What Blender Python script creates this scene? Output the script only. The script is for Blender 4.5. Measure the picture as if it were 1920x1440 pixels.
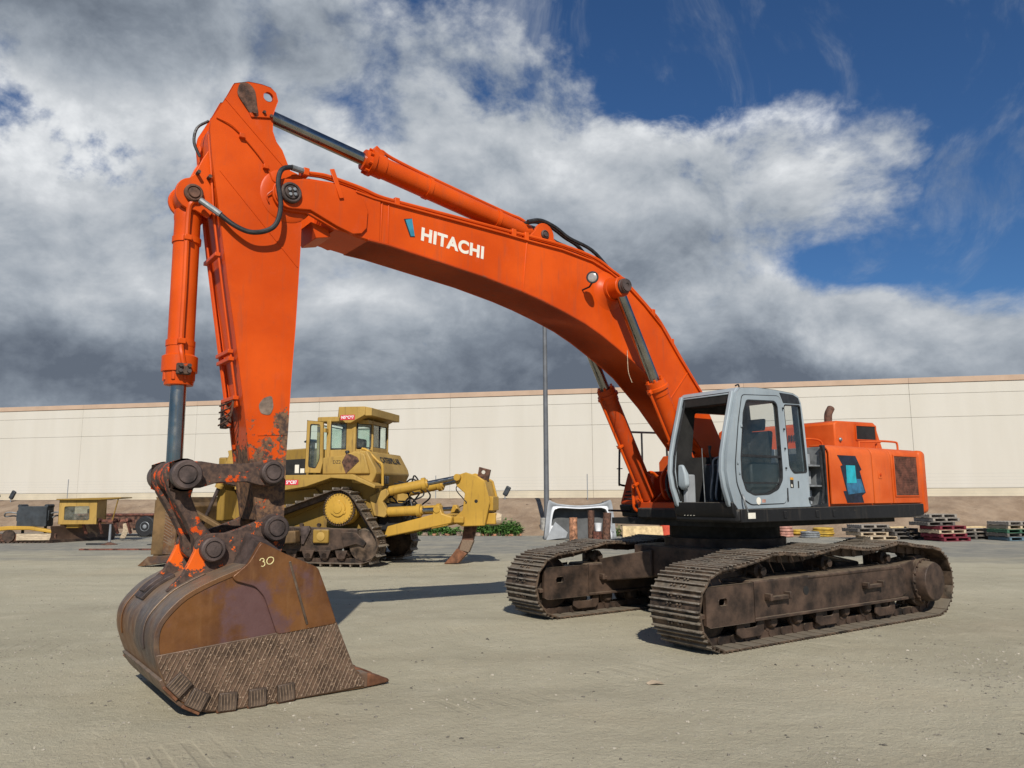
import bpy, bmesh, math, random
from mathutils import Vector, Matrix, Euler
R = math.radians
for o in list(bpy.data.objects): bpy.data.objects.remove(o, do_unlink=True)
scene = bpy.context.scene
C = scene.collection

# ------------------------------------------------------------------ camera
cam_d = bpy.data.cameras.new('camera')
cam_d.sensor_width = 36.0; cam_d.lens = 27.0
cam_d.clip_start = 0.1; cam_d.clip_end = 4000
cam = bpy.data.objects.new('camera', cam_d); C.objects.link(cam); scene.camera = cam
_p, _r = math.atan(212 / 1440), R(0.25)
_f = Vector((0, math.cos(_p), math.sin(_p))); _u = Vector((0, -math.sin(_p), math.cos(_p))); _x = Vector((1, 0, 0))
_rt = _x * math.cos(_r) - _u * math.sin(_r); _up = _u * math.cos(_r) + _x * math.sin(_r)
_m = Matrix((_rt, _up, -_f)).transposed().to_4x4(); _m.translation = (0, 0, 1.7)
cam.matrix_world = _m

# ------------------------------------------------------------------ light: low-ish sun behind the camera, broken cloud
SUN_EL, SUN_AZ = R(38), R(4)          # azimuth: how far the shadows lean to the left of straight away
tdir = Vector((-math.sin(SUN_AZ) * math.cos(SUN_EL), math.cos(SUN_AZ) * math.cos(SUN_EL), -math.sin(SUN_EL)))
sun_d = bpy.data.lights.new('sun', 'SUN'); sun_d.energy = 4.9; sun_d.angle = R(0.53); sun_d.color = (1.0, 0.95, 0.86)
sun = bpy.data.objects.new('sun', sun_d); C.objects.link(sun)
sun.rotation_euler = tdir.to_track_quat('-Z', 'Y').to_euler(); sun.location = (10, -30, 30)

world = bpy.data.worlds.new('World'); scene.world = world; world.use_nodes = True
wt = world.node_tree; wt.nodes.clear()
class NT:
    """tiny node-tree writer"""
    def __init__(s, t): s.t = t
    def n(s, typ, **kw):
        nd = s.t.nodes.new(typ)
        for k, v in kw.items():
            if k.startswith('_'): setattr(nd, k[1:], v)
        for k, v in kw.items():
            if k.startswith('_'): continue
            key = int(k[1:]) if k[0] == 'i' and k[1:].isdigit() else k.replace('__', ' ')
            s.put(nd.inputs[key], v)
        return nd
    def put(s, sock, v):
        if isinstance(v, bpy.types.NodeSocket): s.t.links.new(v, sock)
        elif isinstance(v, bpy.types.Node): s.t.links.new(v.outputs[0], sock)
        else: sock.default_value = v
    def math(s, op, a, b=0.0, c=None, clamp=False):
        nd = s.n('ShaderNodeMath', _operation=op, _use_clamp=clamp, i0=a, i1=b)
        if c is not None: s.put(nd.inputs[2], c)
        return nd.outputs[0]
    def vm(s, op, a, b=None, out=0):
        nd = s.n('ShaderNodeVectorMath', _operation=op, i0=a)
        if b is not None: s.put(nd.inputs[1], b)
        return nd.outputs[out]
    def scale(s, v, f):
        nd = s.n('ShaderNodeVectorMath', _operation='SCALE', i0=v); s.put(nd.inputs['Scale'], f); return nd.outputs[0]
    def noise(s, vec, scale, detail=5.0, rough=0.5, dist=0.0, out='Fac', lac=2.0):
        nd = s.n('ShaderNodeTexNoise', Vector=vec, Scale=scale, Detail=detail, Roughness=rough, Distortion=dist, Lacunarity=lac)
        return nd.outputs[out]
    def mr(s, v, a, b, c=0.0, d=1.0, smooth=True):
        nd = s.n('ShaderNodeMapRange', _interpolation_type='SMOOTHSTEP' if smooth else 'LINEAR', Value=v)
        for k, x in zip((1, 2, 3, 4), (a, b, c, d)): s.put(nd.inputs[k], x)
        return nd.outputs[0]
    def mix(s, f, a, b, blend='MIX'):
        nd = s.t.nodes.new('ShaderNodeMix'); nd.data_type = 'RGBA'; nd.blend_type = blend
        s.put(nd.inputs[0], f)
        for k, x in ((6, a), (7, b)):
            if isinstance(x, tuple) and len(x) == 3: x = (*x, 1)
            s.put(nd.inputs[k], x)
        return nd.outputs[2]

def pixdir(x, y):
    "unit direction in the sky (used only to lay out the cloud banks that stand there)"
    d = _f * 1440 + _rt * (x - 960) - _up * (y - 720); return d.normalized()
w = NT(wt)
sky = w.n('ShaderNodeTexSky', _sky_type='NISHITA', _sun_disc=False, _sun_elevation=SUN_EL, _sun_rotation=R(180 - 4), _altitude=0.0, _air_density=1.0, _dust_density=0.3, _ozone_density=4.0)
P = w.n('ShaderNodeTexCoord').outputs['Generated']
wv = w.vm('SUBTRACT', w.noise(P, 3.0, 2.0, 0.5, out='Color'), (0.5, 0.5, 0.5))
P2 = w.vm('ADD', w.vm('MULTIPLY', P, (1.0, 1.0, 1.35)), w.scale(wv, 0.12))
def cloud_noise(v): return w.noise(v, 3.1, 10.0, 0.60)
n0 = cloud_noise(P2)
n1 = w.noise(w.vm('ADD', P2, (0.012, 0.0, 0.040)), 3.1, 7.0, 0.60)
def blob(x, y, rx, ry, tilt=0.0):
    "soft elliptical bank centred on a sky direction; radii in px of a 1440 px focal length"
    c = pixdir(x, y); a = Vector((0, 0, 1)); e = c.cross(a).normalized(); g = e.cross(c).normalized()
    t = R(tilt); e2 = e * math.cos(t) + g * math.sin(t); g2 = g * math.cos(t) - e * math.sin(t)
    q = w.vm('SUBTRACT', P, tuple(c))
    du = w.vm('DOT_PRODUCT', q, tuple(e2 * (1440 / rx)), out=1); dv = w.vm('DOT_PRODUCT', q, tuple(g2 * (1440 / ry)), out=1)
    return w.math('POWER', 2.718, w.math('MULTIPLY', w.math('ADD', w.math('MULTIPLY', du, du), w.math('MULTIPLY', dv, dv)), -1.0))
def total(lst, base):
    acc = base
    for (amp, *b) in lst: acc = w.math('ADD', acc, w.math('MULTIPLY', blob(*b), amp))
    return acc
# where the banks and the blue gaps stand
bank = total([
    (-.40, 1480, 40, 260, 130), (-.26, 1210, 40, 110, 110), (-.30, 1890, 400, 110, 170), (-.30, 1620, 500, 150, 36, -8), (-.22, 1800, 90, 160, 120),
    (-.07, 700, 150, 80, 170), (.10, 780, 60, 90, 90), (.06, 560, 120, 120, 120), (-.12, 20, 185, 60, 30), (-.12, 540, 170, 120, 26),
    (.16, 250, 360, 420, 220), (.18, 1050, 430, 380, 240), (.22, 1450, 330, 200, 120), (.24, 1680, 240, 100, 140, -20), (.30, 700, 720, 1100, 130), (.30, 1640, 680, 400, 110),
    (.14, 300, 60, 360, 80), (.12, 960, 140, 160, 160), (.16, 1880, 600, 120, 90), (.17, 1330, 510, 120, 80),
    (.20, 900, 480, 1500, 900)], -0.18)
dens = w.math('ADD', w.math('MULTIPLY_ADD', n0, 1.75, -.375), bank)
soft = w.noise(P, 2.2, 1.0, 0.5)
alpha = w.mr(dens, w.mr(soft, .4, .6, .44, .38), w.mr(soft, .4, .6, .56, .65))
wisp = w.noise(w.vm('ADD', w.vm('MULTIPLY', P, (3.4, 2.0, 1.6)), w.scale(wv, 0.9)), 2.6, 7.0, 0.64)
alpha = w.math('MAXIMUM', alpha, w.mr(wisp, 0.50, 0.78, 0.0, 0.55))
rim = w.mr(w.math('SUBTRACT', n0, n1), -0.10, 0.12, 0, 1, False)
lit = total([(.42, 190, 230, 270, 80, 8), (.16, 60, 320, 140, 120), (.42, 1410, 205, 80, 34), (.42, 1560, 215, 70, 25), (.30, 1520, 305, 130, 60), (.16, 1040, 350, 260, 90, 20),
             (.30, 1610, 640, 130, 50), (.22, 690, 570, 190, 75), (.16, 190, 560, 190, 70), (.14, 660, 330, 120, 120), (.16, 1860, 560, 120, 70),
             (-.36, 420, 705, 800, 70), (-.27, 1180, 700, 420, 80), (-.16, 350, 60, 460, 85), (-.12, 1200, 480, 240, 90), (-.10, 220, 420, 300, 60)], 0.0)
thick = w.mr(dens, 0.50, 1.0)
fine = w.noise(P2, 11.0, 6.0, 0.62)
shade = w.math('ADD', w.math('SUBTRACT', .60, w.math('MULTIPLY', thick, .26)), lit)
shade = w.math('ADD', shade, w.math('MULTIPLY', w.math('SUBTRACT', rim, 0.5), 0.56))
shade = w.math('ADD', shade, w.math('MULTIPLY', w.math('SUBTRACT', fine, 0.5), 0.30), clamp=True)
cr = w.n('ShaderNodeValToRGB', Fac=shade)
els = cr.color_ramp.elements
els[0].position = 0.0; els[0].color = (0.125, 0.150, 0.192, 1)
els[1].position = 1.0; els[1].color = (0.84, 0.86, 0.88, 1)
for pos, col in ((0.25, (0.22, 0.255, 0.305, 1)), (0.5, (0.37, 0.41, 0.46, 1)), (0.75, (0.56, 0.59, 0.625, 1))):
    e = els.new(pos); e.color = col
skyc = w.n('ShaderNodeVectorMath', _operation='SCALE', i0=w.vm('MULTIPLY', sky.outputs[0], (0.62, 0.95, 1.28))); skyc.inputs['Scale'].default_value = 0.058
out = w.n('ShaderNodeOutputWorld')
bg = w.n('ShaderNodeBackground', Color=w.mix(alpha, skyc.outputs[0], cr.outputs[0]), Strength=1.0)
wt.links.new(bg.outputs[0], out.inputs[0])
world.cycles.sampling_method = 'NONE'     # broad, soft sky: found by the surface rays themselves

vs = scene.view_settings
vs.view_transform = 'Standard'; vs.look = 'None'; vs.exposure = 0.0; vs.gamma = 1.0; vs.use_curve_mapping = False
scene.render.engine = 'CYCLES'

# ------------------------------------------------------------------ mesh helpers
class MB:
    "collects shapes; build() links them as one mesh object"
    def __init__(s): s.v = []; s.f = []
    def add(s, vs, fs):
        b = len(s.v); s.v += [tuple(p) for p in vs]; s.f += [tuple(b + i for i in f) for f in fs]; return s
    def box(s, x0, x1, y0, y1, z0, z1):
        return s.add([(x0, y0, z0), (x1, y0, z0), (x1, y1, z0), (x0, y1, z0), (x0, y0, z1), (x1, y0, z1), (x1, y1, z1), (x0, y1, z1)],
                     [(0, 3, 2, 1), (4, 5, 6, 7), (0, 1, 5, 4), (1, 2, 6, 5), (2, 3, 7, 6), (3, 0, 4, 7)])
    def bar(s, a, b, wd, ht, up=(0, 0, 1)):
        "rectangular bar from a to b"
        a = Vector(a); b = Vector(b); d = (b - a).normalized(); u = Vector(up)
        sx = d.cross(u)
        if sx.length < 1e-4: sx = d.cross(Vector((0, 1, 0)))
        sx.normalize(); u = sx.cross(d)
        vs = [p + sx * (i * wd / 2) + u * (j * ht / 2) for p in (a, b) for i, j in ((-1, -1), (1, -1), (1, 1), (-1, 1))]
        return s.add(vs, [(3, 2, 1, 0), (4, 5, 6, 7), (0, 1, 5, 4), (1, 2, 6, 5), (2, 3, 7, 6), (3, 0, 4, 7)])
    def prism(s, prof, y0, y1, axis='y'):
        "polygon in (x,z) extruded along y (or in (y,z) along x, (x,y) along z)"
        n = len(prof)
        area = sum(prof[i][0] * prof[(i + 1) % n][1] - prof[(i + 1) % n][0] * prof[i][1] for i in range(n))
        if area < 0: prof = prof[::-1]
        m = {'y': lambda p, t: (p[0], t, p[1]), 'x': lambda p, t: (t, p[0], p[1]), 'z': lambda p, t: (p[0], p[1], t)}[axis]
        lo, hi = min(y0, y1), max(y0, y1)
        vs = [m(p, lo) for p in prof] + [m(p, hi) for p in prof]
        a = tuple(range(n)); b = tuple(range(2 * n - 1, n - 1, -1))
        sd = [(i + n, (i + 1) % n + n, (i + 1) % n, i) for i in range(n)]
        if axis != 'y': a, b, sd = a[::-1], b[::-1], [f[::-1] for f in sd]
        return s.add(vs, [a, b] + sd)
    def loft(s, rings, cap=True, closed=True):
        n = len(rings[0]); vs = [p for r in rings for p in r]; fs = []
        for k in range(len(rings) - 1):
            for i in range(n if closed else n - 1):
                j = (i + 1) % n; fs.append((k * n + i, k * n + j, (k + 1) * n + j, (k + 1) * n + i))
        if cap and closed:
            fs.append(tuple(range(n - 1, -1, -1))); fs.append(tuple((len(rings) - 1) * n + i for i in range(n)))
        return s.add(vs, fs)
    def tube(s, pts, r, n=10, cap=True):
        pts = [Vector(p) for p in pts]; rings = []; u = None
        for i, p in enumerate(pts):
            d = ((pts[i + 1] - p) if i == 0 else (p - pts[i - 1]) if i == len(pts) - 1 else (pts[i + 1] - p).normalized() + (p - pts[i - 1]).normalized()).normalized()
            if u is None:
                u = d.orthogonal().normalized()
            else:
                u = (u - d * u.dot(d)); u = u.normalized() if u.length > 1e-5 else d.orthogonal().normalized()
            q = d.cross(u); rr = r[i] if isinstance(r, (list, tuple)) else r
            rings.append([p + (u * math.cos(2 * math.pi * k / n) + q * math.sin(2 * math.pi * k / n)) * rr for k in range(n)])
        return s.loft(rings, cap)
    def lathe(s, a, b, prof, n=24):
        "profile [(t along a->b in metres, radius)] turned round the axis a->b"
        a = Vector(a); d = (Vector(b) - a).normalized(); u = d.orthogonal().normalized(); q = d.cross(u)
        rings = [[a + d * t + (u * math.cos(2 * math.pi * k / n) + q * math.sin(2 * math.pi * k / n)) * r for k in range(n)] for t, r in prof]
        return s.loft(rings, True)
    def cyl(s, a, b, r, n=20):
        return s.lathe(a, b, [(0, r), ((Vector(b) - Vector(a)).length, r)], n)
    def holed(s, prof, holes, y0, y1):
        "plate in (x,z) with holes, extruded along y"
        bm = bmesh.new(); edges = []
        for loop in [prof] + list(holes):
            vs = [bm.verts.new((p[0], 0, p[1])) for p in loop]
            edges += [bm.edges.new((vs[i], vs[(i + 1) % len(vs)])) for i in range(len(vs))]
        bmesh.ops.triangle_fill(bm, use_beauty=True, use_dissolve=False, edges=edges, normal=(0, 1, 0))
        bm.verts.index_update()
        co = [v.co.copy() for v in bm.verts]; tri = [[v.index for v in f.verts] for f in bm.faces]
        bm.free()
        ori = []
        for t in tri:
            a, b, c = (co[i] for i in t); ori.append(t if (b - a).cross(c - a).y > 0 else t[::-1])
        n = len(co); lo, hi = min(y0, y1), max(y0, y1)
        vs = [(c.x, lo, c.z) for c in co] + [(c.x, hi, c.z) for c in co]
        fs = [tuple(t[::-1]) for t in ori] + [tuple(i + n for i in t) for t in ori]
        b0 = 0
        for k, loop in enumerate([prof] + list(holes)):
            m = len(loop)
            ar = sum(loop[i][0] * loop[(i + 1) % m][1] - loop[(i + 1) % m][0] * loop[i][1] for i in range(m))
            for i in range(m):
                f = (b0 + i, b0 + (i + 1) % m, b0 + (i + 1) % m + n, b0 + i + n)
                fs.append(f if (ar > 0) == (k == 0) else f[::-1])
            b0 += m
        return s.add(vs, fs)
    def xf(s, M):
        s.v = [tuple(M @ Vector(p)) for p in s.v]; return s
    def mesh(s, name):
        me = bpy.data.meshes.new(name); me.from_pydata(s.v, [], s.f); me.update(); return me
    def build(s, name, m, parent=None, bevel=0.0, smooth=35, seg=2, mats=None):
        me = s.mesh(name)
        me.materials.append(M[m] if isinstance(m, str) else m)
        if smooth:
            me.polygons.foreach_set('use_smooth', [True] * len(me.polygons)); me.set_sharp_from_angle(angle=R(smooth))
        o = bpy.data.objects.new(name, me); C.objects.link(o)
        if parent is not None: o.parent = parent
        if bevel:
            md = o.modifiers.new('bevel', 'BEVEL'); md.width = bevel; md.segments = seg; md.limit_method = 'ANGLE'; md.angle_limit = R(38)
        return o

def circ(x, z, r, n=20, a0=0.0, a1=360.0):
    full = abs(a1 - a0 - 360) < 1e-6
    return [(x + r * math.cos(R(a0 + (a1 - a0) * k / (n if full else n - 1))), z + r * math.sin(R(a0 + (a1 - a0) * k / (n if full else n - 1)))) for k in range(n)]
def rrect(x0, x1, z0, z1, r, n=4):
    p = []
    for cx, cz, a in ((x1 - r, z1 - r, 0), (x0 + r, z1 - r, 90), (x0 + r, z0 + r, 180), (x1 - r, z0 + r, 270)):
        p += [(cx + r * math.cos(R(a + 90 * k / n)), cz + r * math.sin(R(a + 90 * k / n))) for k in range(n + 1)]
    return p
def roundpoly(pts, r, n=3):
    "round every corner of a polygon"
    out = []; m = len(pts)
    for i in range(m):
        p = Vector(pts[i]); a = Vector(pts[i - 1]) - p; b = Vector(pts[(i + 1) % m]) - p
        ra = min(r, a.length * .45, b.length * .45); a = p + a.normalized() * ra; b = p + b.normalized() * ra
        for k in range(n + 1):
            t = k / n; q = a * (1 - t) ** 2 + p * 2 * t * (1 - t) + b * t * t; out.append((q.x, q.y))
    return out
def curve(pts, n=6):
    "Catmull-Rom through 3-D points"
    P_ = [Vector(p) for p in pts]; P_ = [P_[0] * 2 - P_[1]] + P_ + [P_[-1] * 2 - P_[-2]]; out = []
    for i in range(1, len(P_) - 2):
        a, b, c, d = P_[i - 1:i + 3]
        for k in range(n):
            t = k / n
            out.append(0.5 * (2 * b + (c - a) * t + (2 * a - 5 * b + 4 * c - d) * t * t + (3 * b - a - 3 * c + d) * t ** 3))
    return out + [P_[-2]]
def tag(o, label, cat, group=None):
    o['label'] = label; o['category'] = cat
    if group: o['group'] = group
    return o
def thing(name, label, cat, loc=(0, 0, 0), rz=0.0, group=None):
    o = bpy.data.objects.new(name, None); o.empty_display_size = 0.2; C.objects.link(o)
    o.location = loc; o.rotation_euler = (0, 0, rz); return tag(o, label, cat, group)
def struct(o): o['kind'] = 'structure'; return o
def stuff(o): o['kind'] = 'stuff'; return o
def inst(src, parent, M4, name=None):
    "a copy of a piece that shares its mesh"
    o = src.copy(); C.objects.link(o); o.parent = parent; o.matrix_local = M4
    if name: o.name = name
    return o
def text_mesh(txt, size, depth, bold=0.0, spacing=1.0):
    cu = bpy.data.curves.new('t', 'FONT'); cu.body = txt; cu.size = size; cu.extrude = depth; cu.offset = bold; cu.space_character = spacing
    cu.align_x = 'CENTER'; cu.align_y = 'CENTER'
    o = bpy.data.objects.new('t', cu); C.objects.link(o)
    me = bpy.data.meshes.new_from_object(o.evaluated_get(bpy.context.evaluated_depsgraph_get()))
    bpy.data.objects.remove(o); return me
def text_obj(name, txt, size, m, parent, M4, depth=0.002, bold=0.0, spacing=1.0, sx=1.0):
    bpy.context.view_layer.update()
    me = text_mesh(txt, size, depth, bold, spacing); me.materials.clear(); me.materials.append(M[m])
    o = bpy.data.objects.new(name, me); C.objects.link(o); o.parent = parent
    o.matrix_local = M4 @ Matrix.Diagonal((sx, 1, 1, 1)); return o
def frame_axes(o, x, y):
    "matrix with text x axis and y axis along the given directions"
    x = Vector(x).normalized(); y = Vector(y); y = (y - x * y.dot(x)).normalized(); z = x.cross(y)
    m = Matrix((x, y, z)).transposed().to_4x4(); m.translation = o; return m

# ------------------------------------------------------------------ materials
M = {}
def mat(name):
    m = bpy.data.materials.new(name); m.use_nodes = True; t = NT(m.node_tree)
    b = m.node_tree.nodes['Principled BSDF']; M[name] = m; return t, b
def simple(name, col, rough=0.6, metal=0.0, var=0.12, scale=6.0, bump=0.0, bscale=60.0, spec=0.5, pos=False):
    t, b = mat(name); P_ = t.n('ShaderNodeNewGeometry').outputs['Position'] if pos else t.n('ShaderNodeTexCoord').outputs['Object']
    n = t.noise(P_, scale, 6, 0.6)
    c2 = tuple(max(0, x * (1 - 2.2 * var)) for x in col); c3 = tuple(min(1, x * (1 + 1.4 * var)) for x in col)
    t.put(b.inputs['Base Color'], t.mix(t.mr(n, .25, .75), c2, c3)); t.put(b.inputs['Metallic'], metal)
    t.put(b.inputs['Roughness'], t.mr(t.noise(P_, scale * 2.3, 4, .6), .3, .7, max(0.03, rough - .1), min(1, rough + .1)))
    t.put(b.inputs['Specular IOR Level'], spec)
    if bump: t.put(b.inputs['Normal'], t.n('ShaderNodeBump', Strength=bump, Distance=.01, Height=t.noise(P_, bscale, 4, .6)))
    return t, b, P_
def worn(name, base, under, under2, rough=.42, chip=.60, chipscale=9.0, grime=(.10, .075, .05), grime_amt=.35, mask=None, fade=None, metal=0.0):
    "paint over rusty steel: fading, chips with sharp edges, streaky grime"
    t, b = mat(name); P_ = t.n('ShaderNodeTexCoord').outputs['Object']
    big = t.noise(P_, 1.1, 4, .55); med = t.noise(P_, chipscale, 8, .68); fin = t.noise(P_, chipscale * 7, 5, .7)
    mot = t.noise(P_, 3.7, 7, .66)
    col = t.mix(t.mr(big, .3, .7), tuple(x * .84 for x in base), fade or tuple(min(1, x * 1.06) for x in base))
    col = t.mix(t.mr(mot, .50, .74, 0, .30), col, tuple(x * .62 + .012 for x in base))
    col = t.mix(t.mr(mot, .44, .24, 0, .22), col, tuple(min(1, x * .85 + .06) for x in base))
    st = t.noise(t.vm('MULTIPLY', P_, (7.0, 7.0, .8)), 2.2, 6, .6)
    col = t.mix(t.math('MULTIPLY', t.mr(st, .52, .78), grime_amt), col, grime)
    col = t.mix(t.math('MULTIPLY', t.mr(fin, .60, .75), .22), col, grime)
    thr = t.math('ADD', med, t.math('MULTIPLY', t.math('SUBTRACT', fin, .5), .25))
    if mask is not None: thr = t.math('ADD', thr, mask(t, P_))
    ch = t.mr(thr, chip + .10, chip + .125)
    ucol = t.mix(t.mr(t.noise(P_, 23, 5, .65), .35, .65), under, under2)
    t.put(b.inputs['Base Color'], t.mix(ch, col, ucol))
    t.put(b.inputs['Metallic'], metal); t.put(b.inputs['Specular IOR Level'], .2)
    t.put(b.inputs['Roughness'], t.math('ADD', t.mr(ch, 0, 1, rough, .82, False), t.math('MULTIPLY', t.math('SUBTRACT', fin, .5), .25)))
    bh = t.math('ADD', t.math('MULTIPLY', ch, -.6), t.math('ADD', t.math('MULTIPLY', fin, .12), t.math('MULTIPLY', mot, .9)))
    t.put(b.inputs['Normal'], t.n('ShaderNodeBump', Strength=.35, Distance=.004, Height=bh))
    return t, b
RUST, RUST2 = (.085, .045, .028), (.17, .085, .045)
ORANGE = (.60, .066, .003)
def axis(t, P_, ax):
    return t.n('ShaderNodeSeparateXYZ', i0=P_).outputs[ax]
worn('orange_paint', ORANGE, (.09, .05, .03), (.28, .14, .06), rough=.40, chip=.645, grime_amt=.26, fade=(.655, .085, .006))
def arm_mask(t, P_):
    z = axis(t, P_, 2); x = axis(t, P_, 0)
    low = t.mr(z, 2.9, 1.75, -.10, .34)
    rear = t.math('MULTIPLY', t.mr(t.math('ABSOLUTE', t.math('SUBTRACT', x, 6.70)), 0.0, .24, 1, 0), t.mr(t.math('ABSOLUTE', t.math('SUBTRACT', z, 2.45)), 0, .75, .20, 0))
    return t.math('ADD', low, rear)
worn('orange_arm', ORANGE, (.060, .040, .033), (.20, .11, .06), rough=.40, chip=.60, chipscale=5.0, grime_amt=.26, mask=arm_mask, fade=(.655, .085, .006))
worn('orange_linkage', (.58, .07, .006), (.052, .036, .031), (.115, .07, .05), rough=.5, chip=.315, chipscale=6.0, grime_amt=.5)
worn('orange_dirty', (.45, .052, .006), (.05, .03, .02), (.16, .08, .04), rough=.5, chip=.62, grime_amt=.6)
worn('orange_house', (.57, .075, .006), (.10, .055, .03), (.45, .30, .22), rough=.45, chip=.655, chipscale=7, grime_amt=.25, fade=(.66, .125, .025))
worn('cab_paint', (.285, .33, .36), (.02, .02, .022), (.10, .08, .07), rough=.42, chip=.685, chipscale=11, grime=(.25, .24, .22), grime_amt=.4, fade=(.35, .40, .43))
worn('black_paint', (.013, .013, .014), (.10, .075, .055), (.20, .16, .12), rough=.5, chip=.64, chipscale=6, grime=(.07, .058, .045), grime_amt=.45)
worn('yellow_paint', (.385, .235, .055), (.06, .035, .02), (.20, .11, .05), rough=.5, chip=.645, chipscale=4, grime=(.13, .08, .035), grime_amt=.8, fade=(.42, .27, .075))
worn('yellow_bright', (.47, .275, .045), (.07, .04, .02), (.20, .11, .05), rough=.45, chip=.67, chipscale=4, grime=(.18, .105, .035), grime_amt=.6)
worn('yellow_dull', (.27, .165, .035), (.06, .035, .02), (.16, .09, .045), rough=.6, chip=.60, chipscale=4, grime=(.11, .07, .035), grime_amt=.8)
# bucket steel: brown mill rust, purple primer remnants, streaks
t, b = mat('bucket_rust'); P_ = t.n('ShaderNodeTexCoord').outputs['Object']
st = t.noise(t.vm('MULTIPLY', P_, (9, 9, .9)), 1.7, 6, .6)
col = t.mix(t.mr(t.noise(P_, 1.7, 5, .6), .35, .65), (.10, .036, .011), (.18, .072, .019))
col = t.mix(t.math('MULTIPLY', t.mr(st, .48, .75), .6), col, (.215, .10, .036))
pr = t.math('ADD', t.noise(P_, 2.6, 6, .62), t.math('MULTIPLY', t.n('ShaderNodeVectorMath', _operation='DISTANCE', i0=P_, i1=(7.2, .8, .80)).outputs['Value'], -.42))
col = t.mix(t.mr(pr, .33, .47), col, (.125, .062, .057))
col = t.mix(t.mr(t.noise(P_, 60, 4, .7), .55, .8, 0, .45), col, (.04, .026, .018))
t.put(b.inputs['Base Color'], col); t.put(b.inputs['Roughness'], t.mr(t.noise(P_, 12, 4, .6), .3, .7, .38, .68))
t.put(b.inputs['Metallic'], .25)
t.put(b.inputs['Normal'], t.n('ShaderNodeBump', Strength=.3, Distance=.004, Height=t.noise(P_, 45, 5, .65)))
def ear_mask(t, P_):
    a = t.n('ShaderNodeVectorMath', _operation='DISTANCE', i0=t.vm('MULTIPLY', P_, (1, 0, 1)), i1=(7.50, 0, 1.19)).outputs['Value']
    return t.mr(a, .02, .13, -.11, .22)
worn('ear_paint', (.72, .115, .010), (.052, .036, .031), (.105, .066, .05), rough=.5, chip=.50, chipscale=15.0, grime_amt=.3, mask=ear_mask)
t, b, P_ = simple('dark_steel', (.085, .060, .052), .62, .3, .3, 7, .3, 70)
t, b, P_ = simple('wrap_steel', (.135, .095, .072), .5, .35, .38, 3.5, .3, 60)
st = t.noise(t.vm('MULTIPLY', P_, (1.2, 9, 1.2)), 2.0, 6, .65)
t.put(b.inputs['Base Color'], t.mix(t.mr(st, .5, .7, 0, .75), t.mix(t.mr(t.noise(P_, 1.6, 5, .6), .34, .56), (.075, .055, .05), (.17, .078, .03)), (.25, .165, .10)))
simple('wear_steel', (.15, .092, .060), .5, .35, .28, 5, .3, 90)
simple('weld_bead', (.25, .175, .12), .5, .35, .2, 40)
simple('block_steel', (.115, .080, .058), .55, .3, .25, 9, .3, 80)
simple('tooth_steel', (.20, .085, .042), .55, .25, .25, 9, .25, 60)
t, b, P_ = simple('track_steel', (.105, .070, .046), .66, .3, .45, 5, .45, 55, pos=True)
lz = axis(t, t.n('ShaderNodeTexCoord').outputs['Object'], 2)                    # worn-bright grouser tips
tip = t.math('MULTIPLY', t.mr(lz, -.024, -.032), t.mr(t.noise(P_, 14, 4, .6), .35, .65, .25, 1))
t.put(b.inputs['Base Color'], t.mix(tip, b.inputs['Base Color'].links[0].from_socket, (.30, .26, .215)))
t, b, P_ = simple('track_frame', (.064, .039, .026), .66, .2, .42, 3.5, .35, 50)
# dust lies on faces that look up
def dusty(name, col=(.33, .285, .22), lo=.25, hi=.85, amt=.85):
    m = M[name]; t = NT(m.node_tree); b = m.node_tree.nodes['Principled BSDF']
    src = b.inputs['Base Color'].links[0].from_socket
    nz = axis(t, t.n('ShaderNodeNewGeometry').outputs['Normal'], 2)
    P_ = t.n('ShaderNodeNewGeometry').outputs['Position']
    f = t.math('MULTIPLY', t.mr(t.math('ADD', nz, t.math('MULTIPLY', t.math('SUBTRACT', t.noise(P_, 11, 6, .65), .5), .9)), lo, hi), amt)
    t.put(b.inputs['Base Color'], t.mix(f, src, col))
dusty('track_steel', (.235, .20, .15), amt=.8); dusty('track_frame', (.19, .145, .10), .5, 1.0, .75)
dusty('wear_steel', amt=.3); dusty('wrap_steel', amt=.35); dusty('black_paint', amt=.22); dusty('yellow_dull', (.30, .25, .18), amt=.5)
t, b, P_ = simple('chrome', (.31, .305, .29), .22, 1.0, .12, 3)
simple('rubber', (.018, .018, .019), .55, 0, .3, 20)
simple('black_plastic', (.02, .02, .021), .45, 0, .3, 12)
simple('interior', (.013, .0125, .012), .7, 0, .4, 5)  # near-black: the cab's inner shade is put into this colour
simple('shade_black', (.012, .011, .010), .8, 0, .3, 5)  # paints the shade of holes, openings and slots; also used for black parts
simple('seat_cloth', (.022, .021, .02), .9, 0, .3, 9)
simple('grey_metal', (.22, .23, .235), .5, .3, .2, 8)
simple('pole_grey', (.125, .13, .14), .55, .2, .12, 2)
simple('galvanized', (.27, .285, .30), .5, .3, .12, 2)
simple('white_paint', (.76, .77, .78), .35, 0, .05, 4)
simple('white_letter', (.72, .68, .58), .5, 0, .05, 9)
simple('black_letter', (.02, .018, .015), .6, 0, .2, 30)
simple('chalk_yellow', (.72, .62, .30), .9, 0, .2, 40)
simple('sticker_red', (.55, .035, .05), .5, 0, .1, 9)
simple('decal_navy', (.008, .011, .025), .45, 0, .35, 8)
simple('decal_blue', (.025, .12, .22), .45, 0, .3, 7)
simple('decal_teal', (.015, .36, .44), .4, 0, .12, 9)
simple('logo_teal', (.04, .22, .32), .4, 0, .1, 9)
simple('decal_orange', (.62, .28, .03), .5, 0, .1, 20)
simple('lens_glass', (.40, .36, .33), .15, .2, .1, 20)
simple('rust_pipe', (.115, .055, .034), .8, .1, .4, 9, .4, 60)
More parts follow.
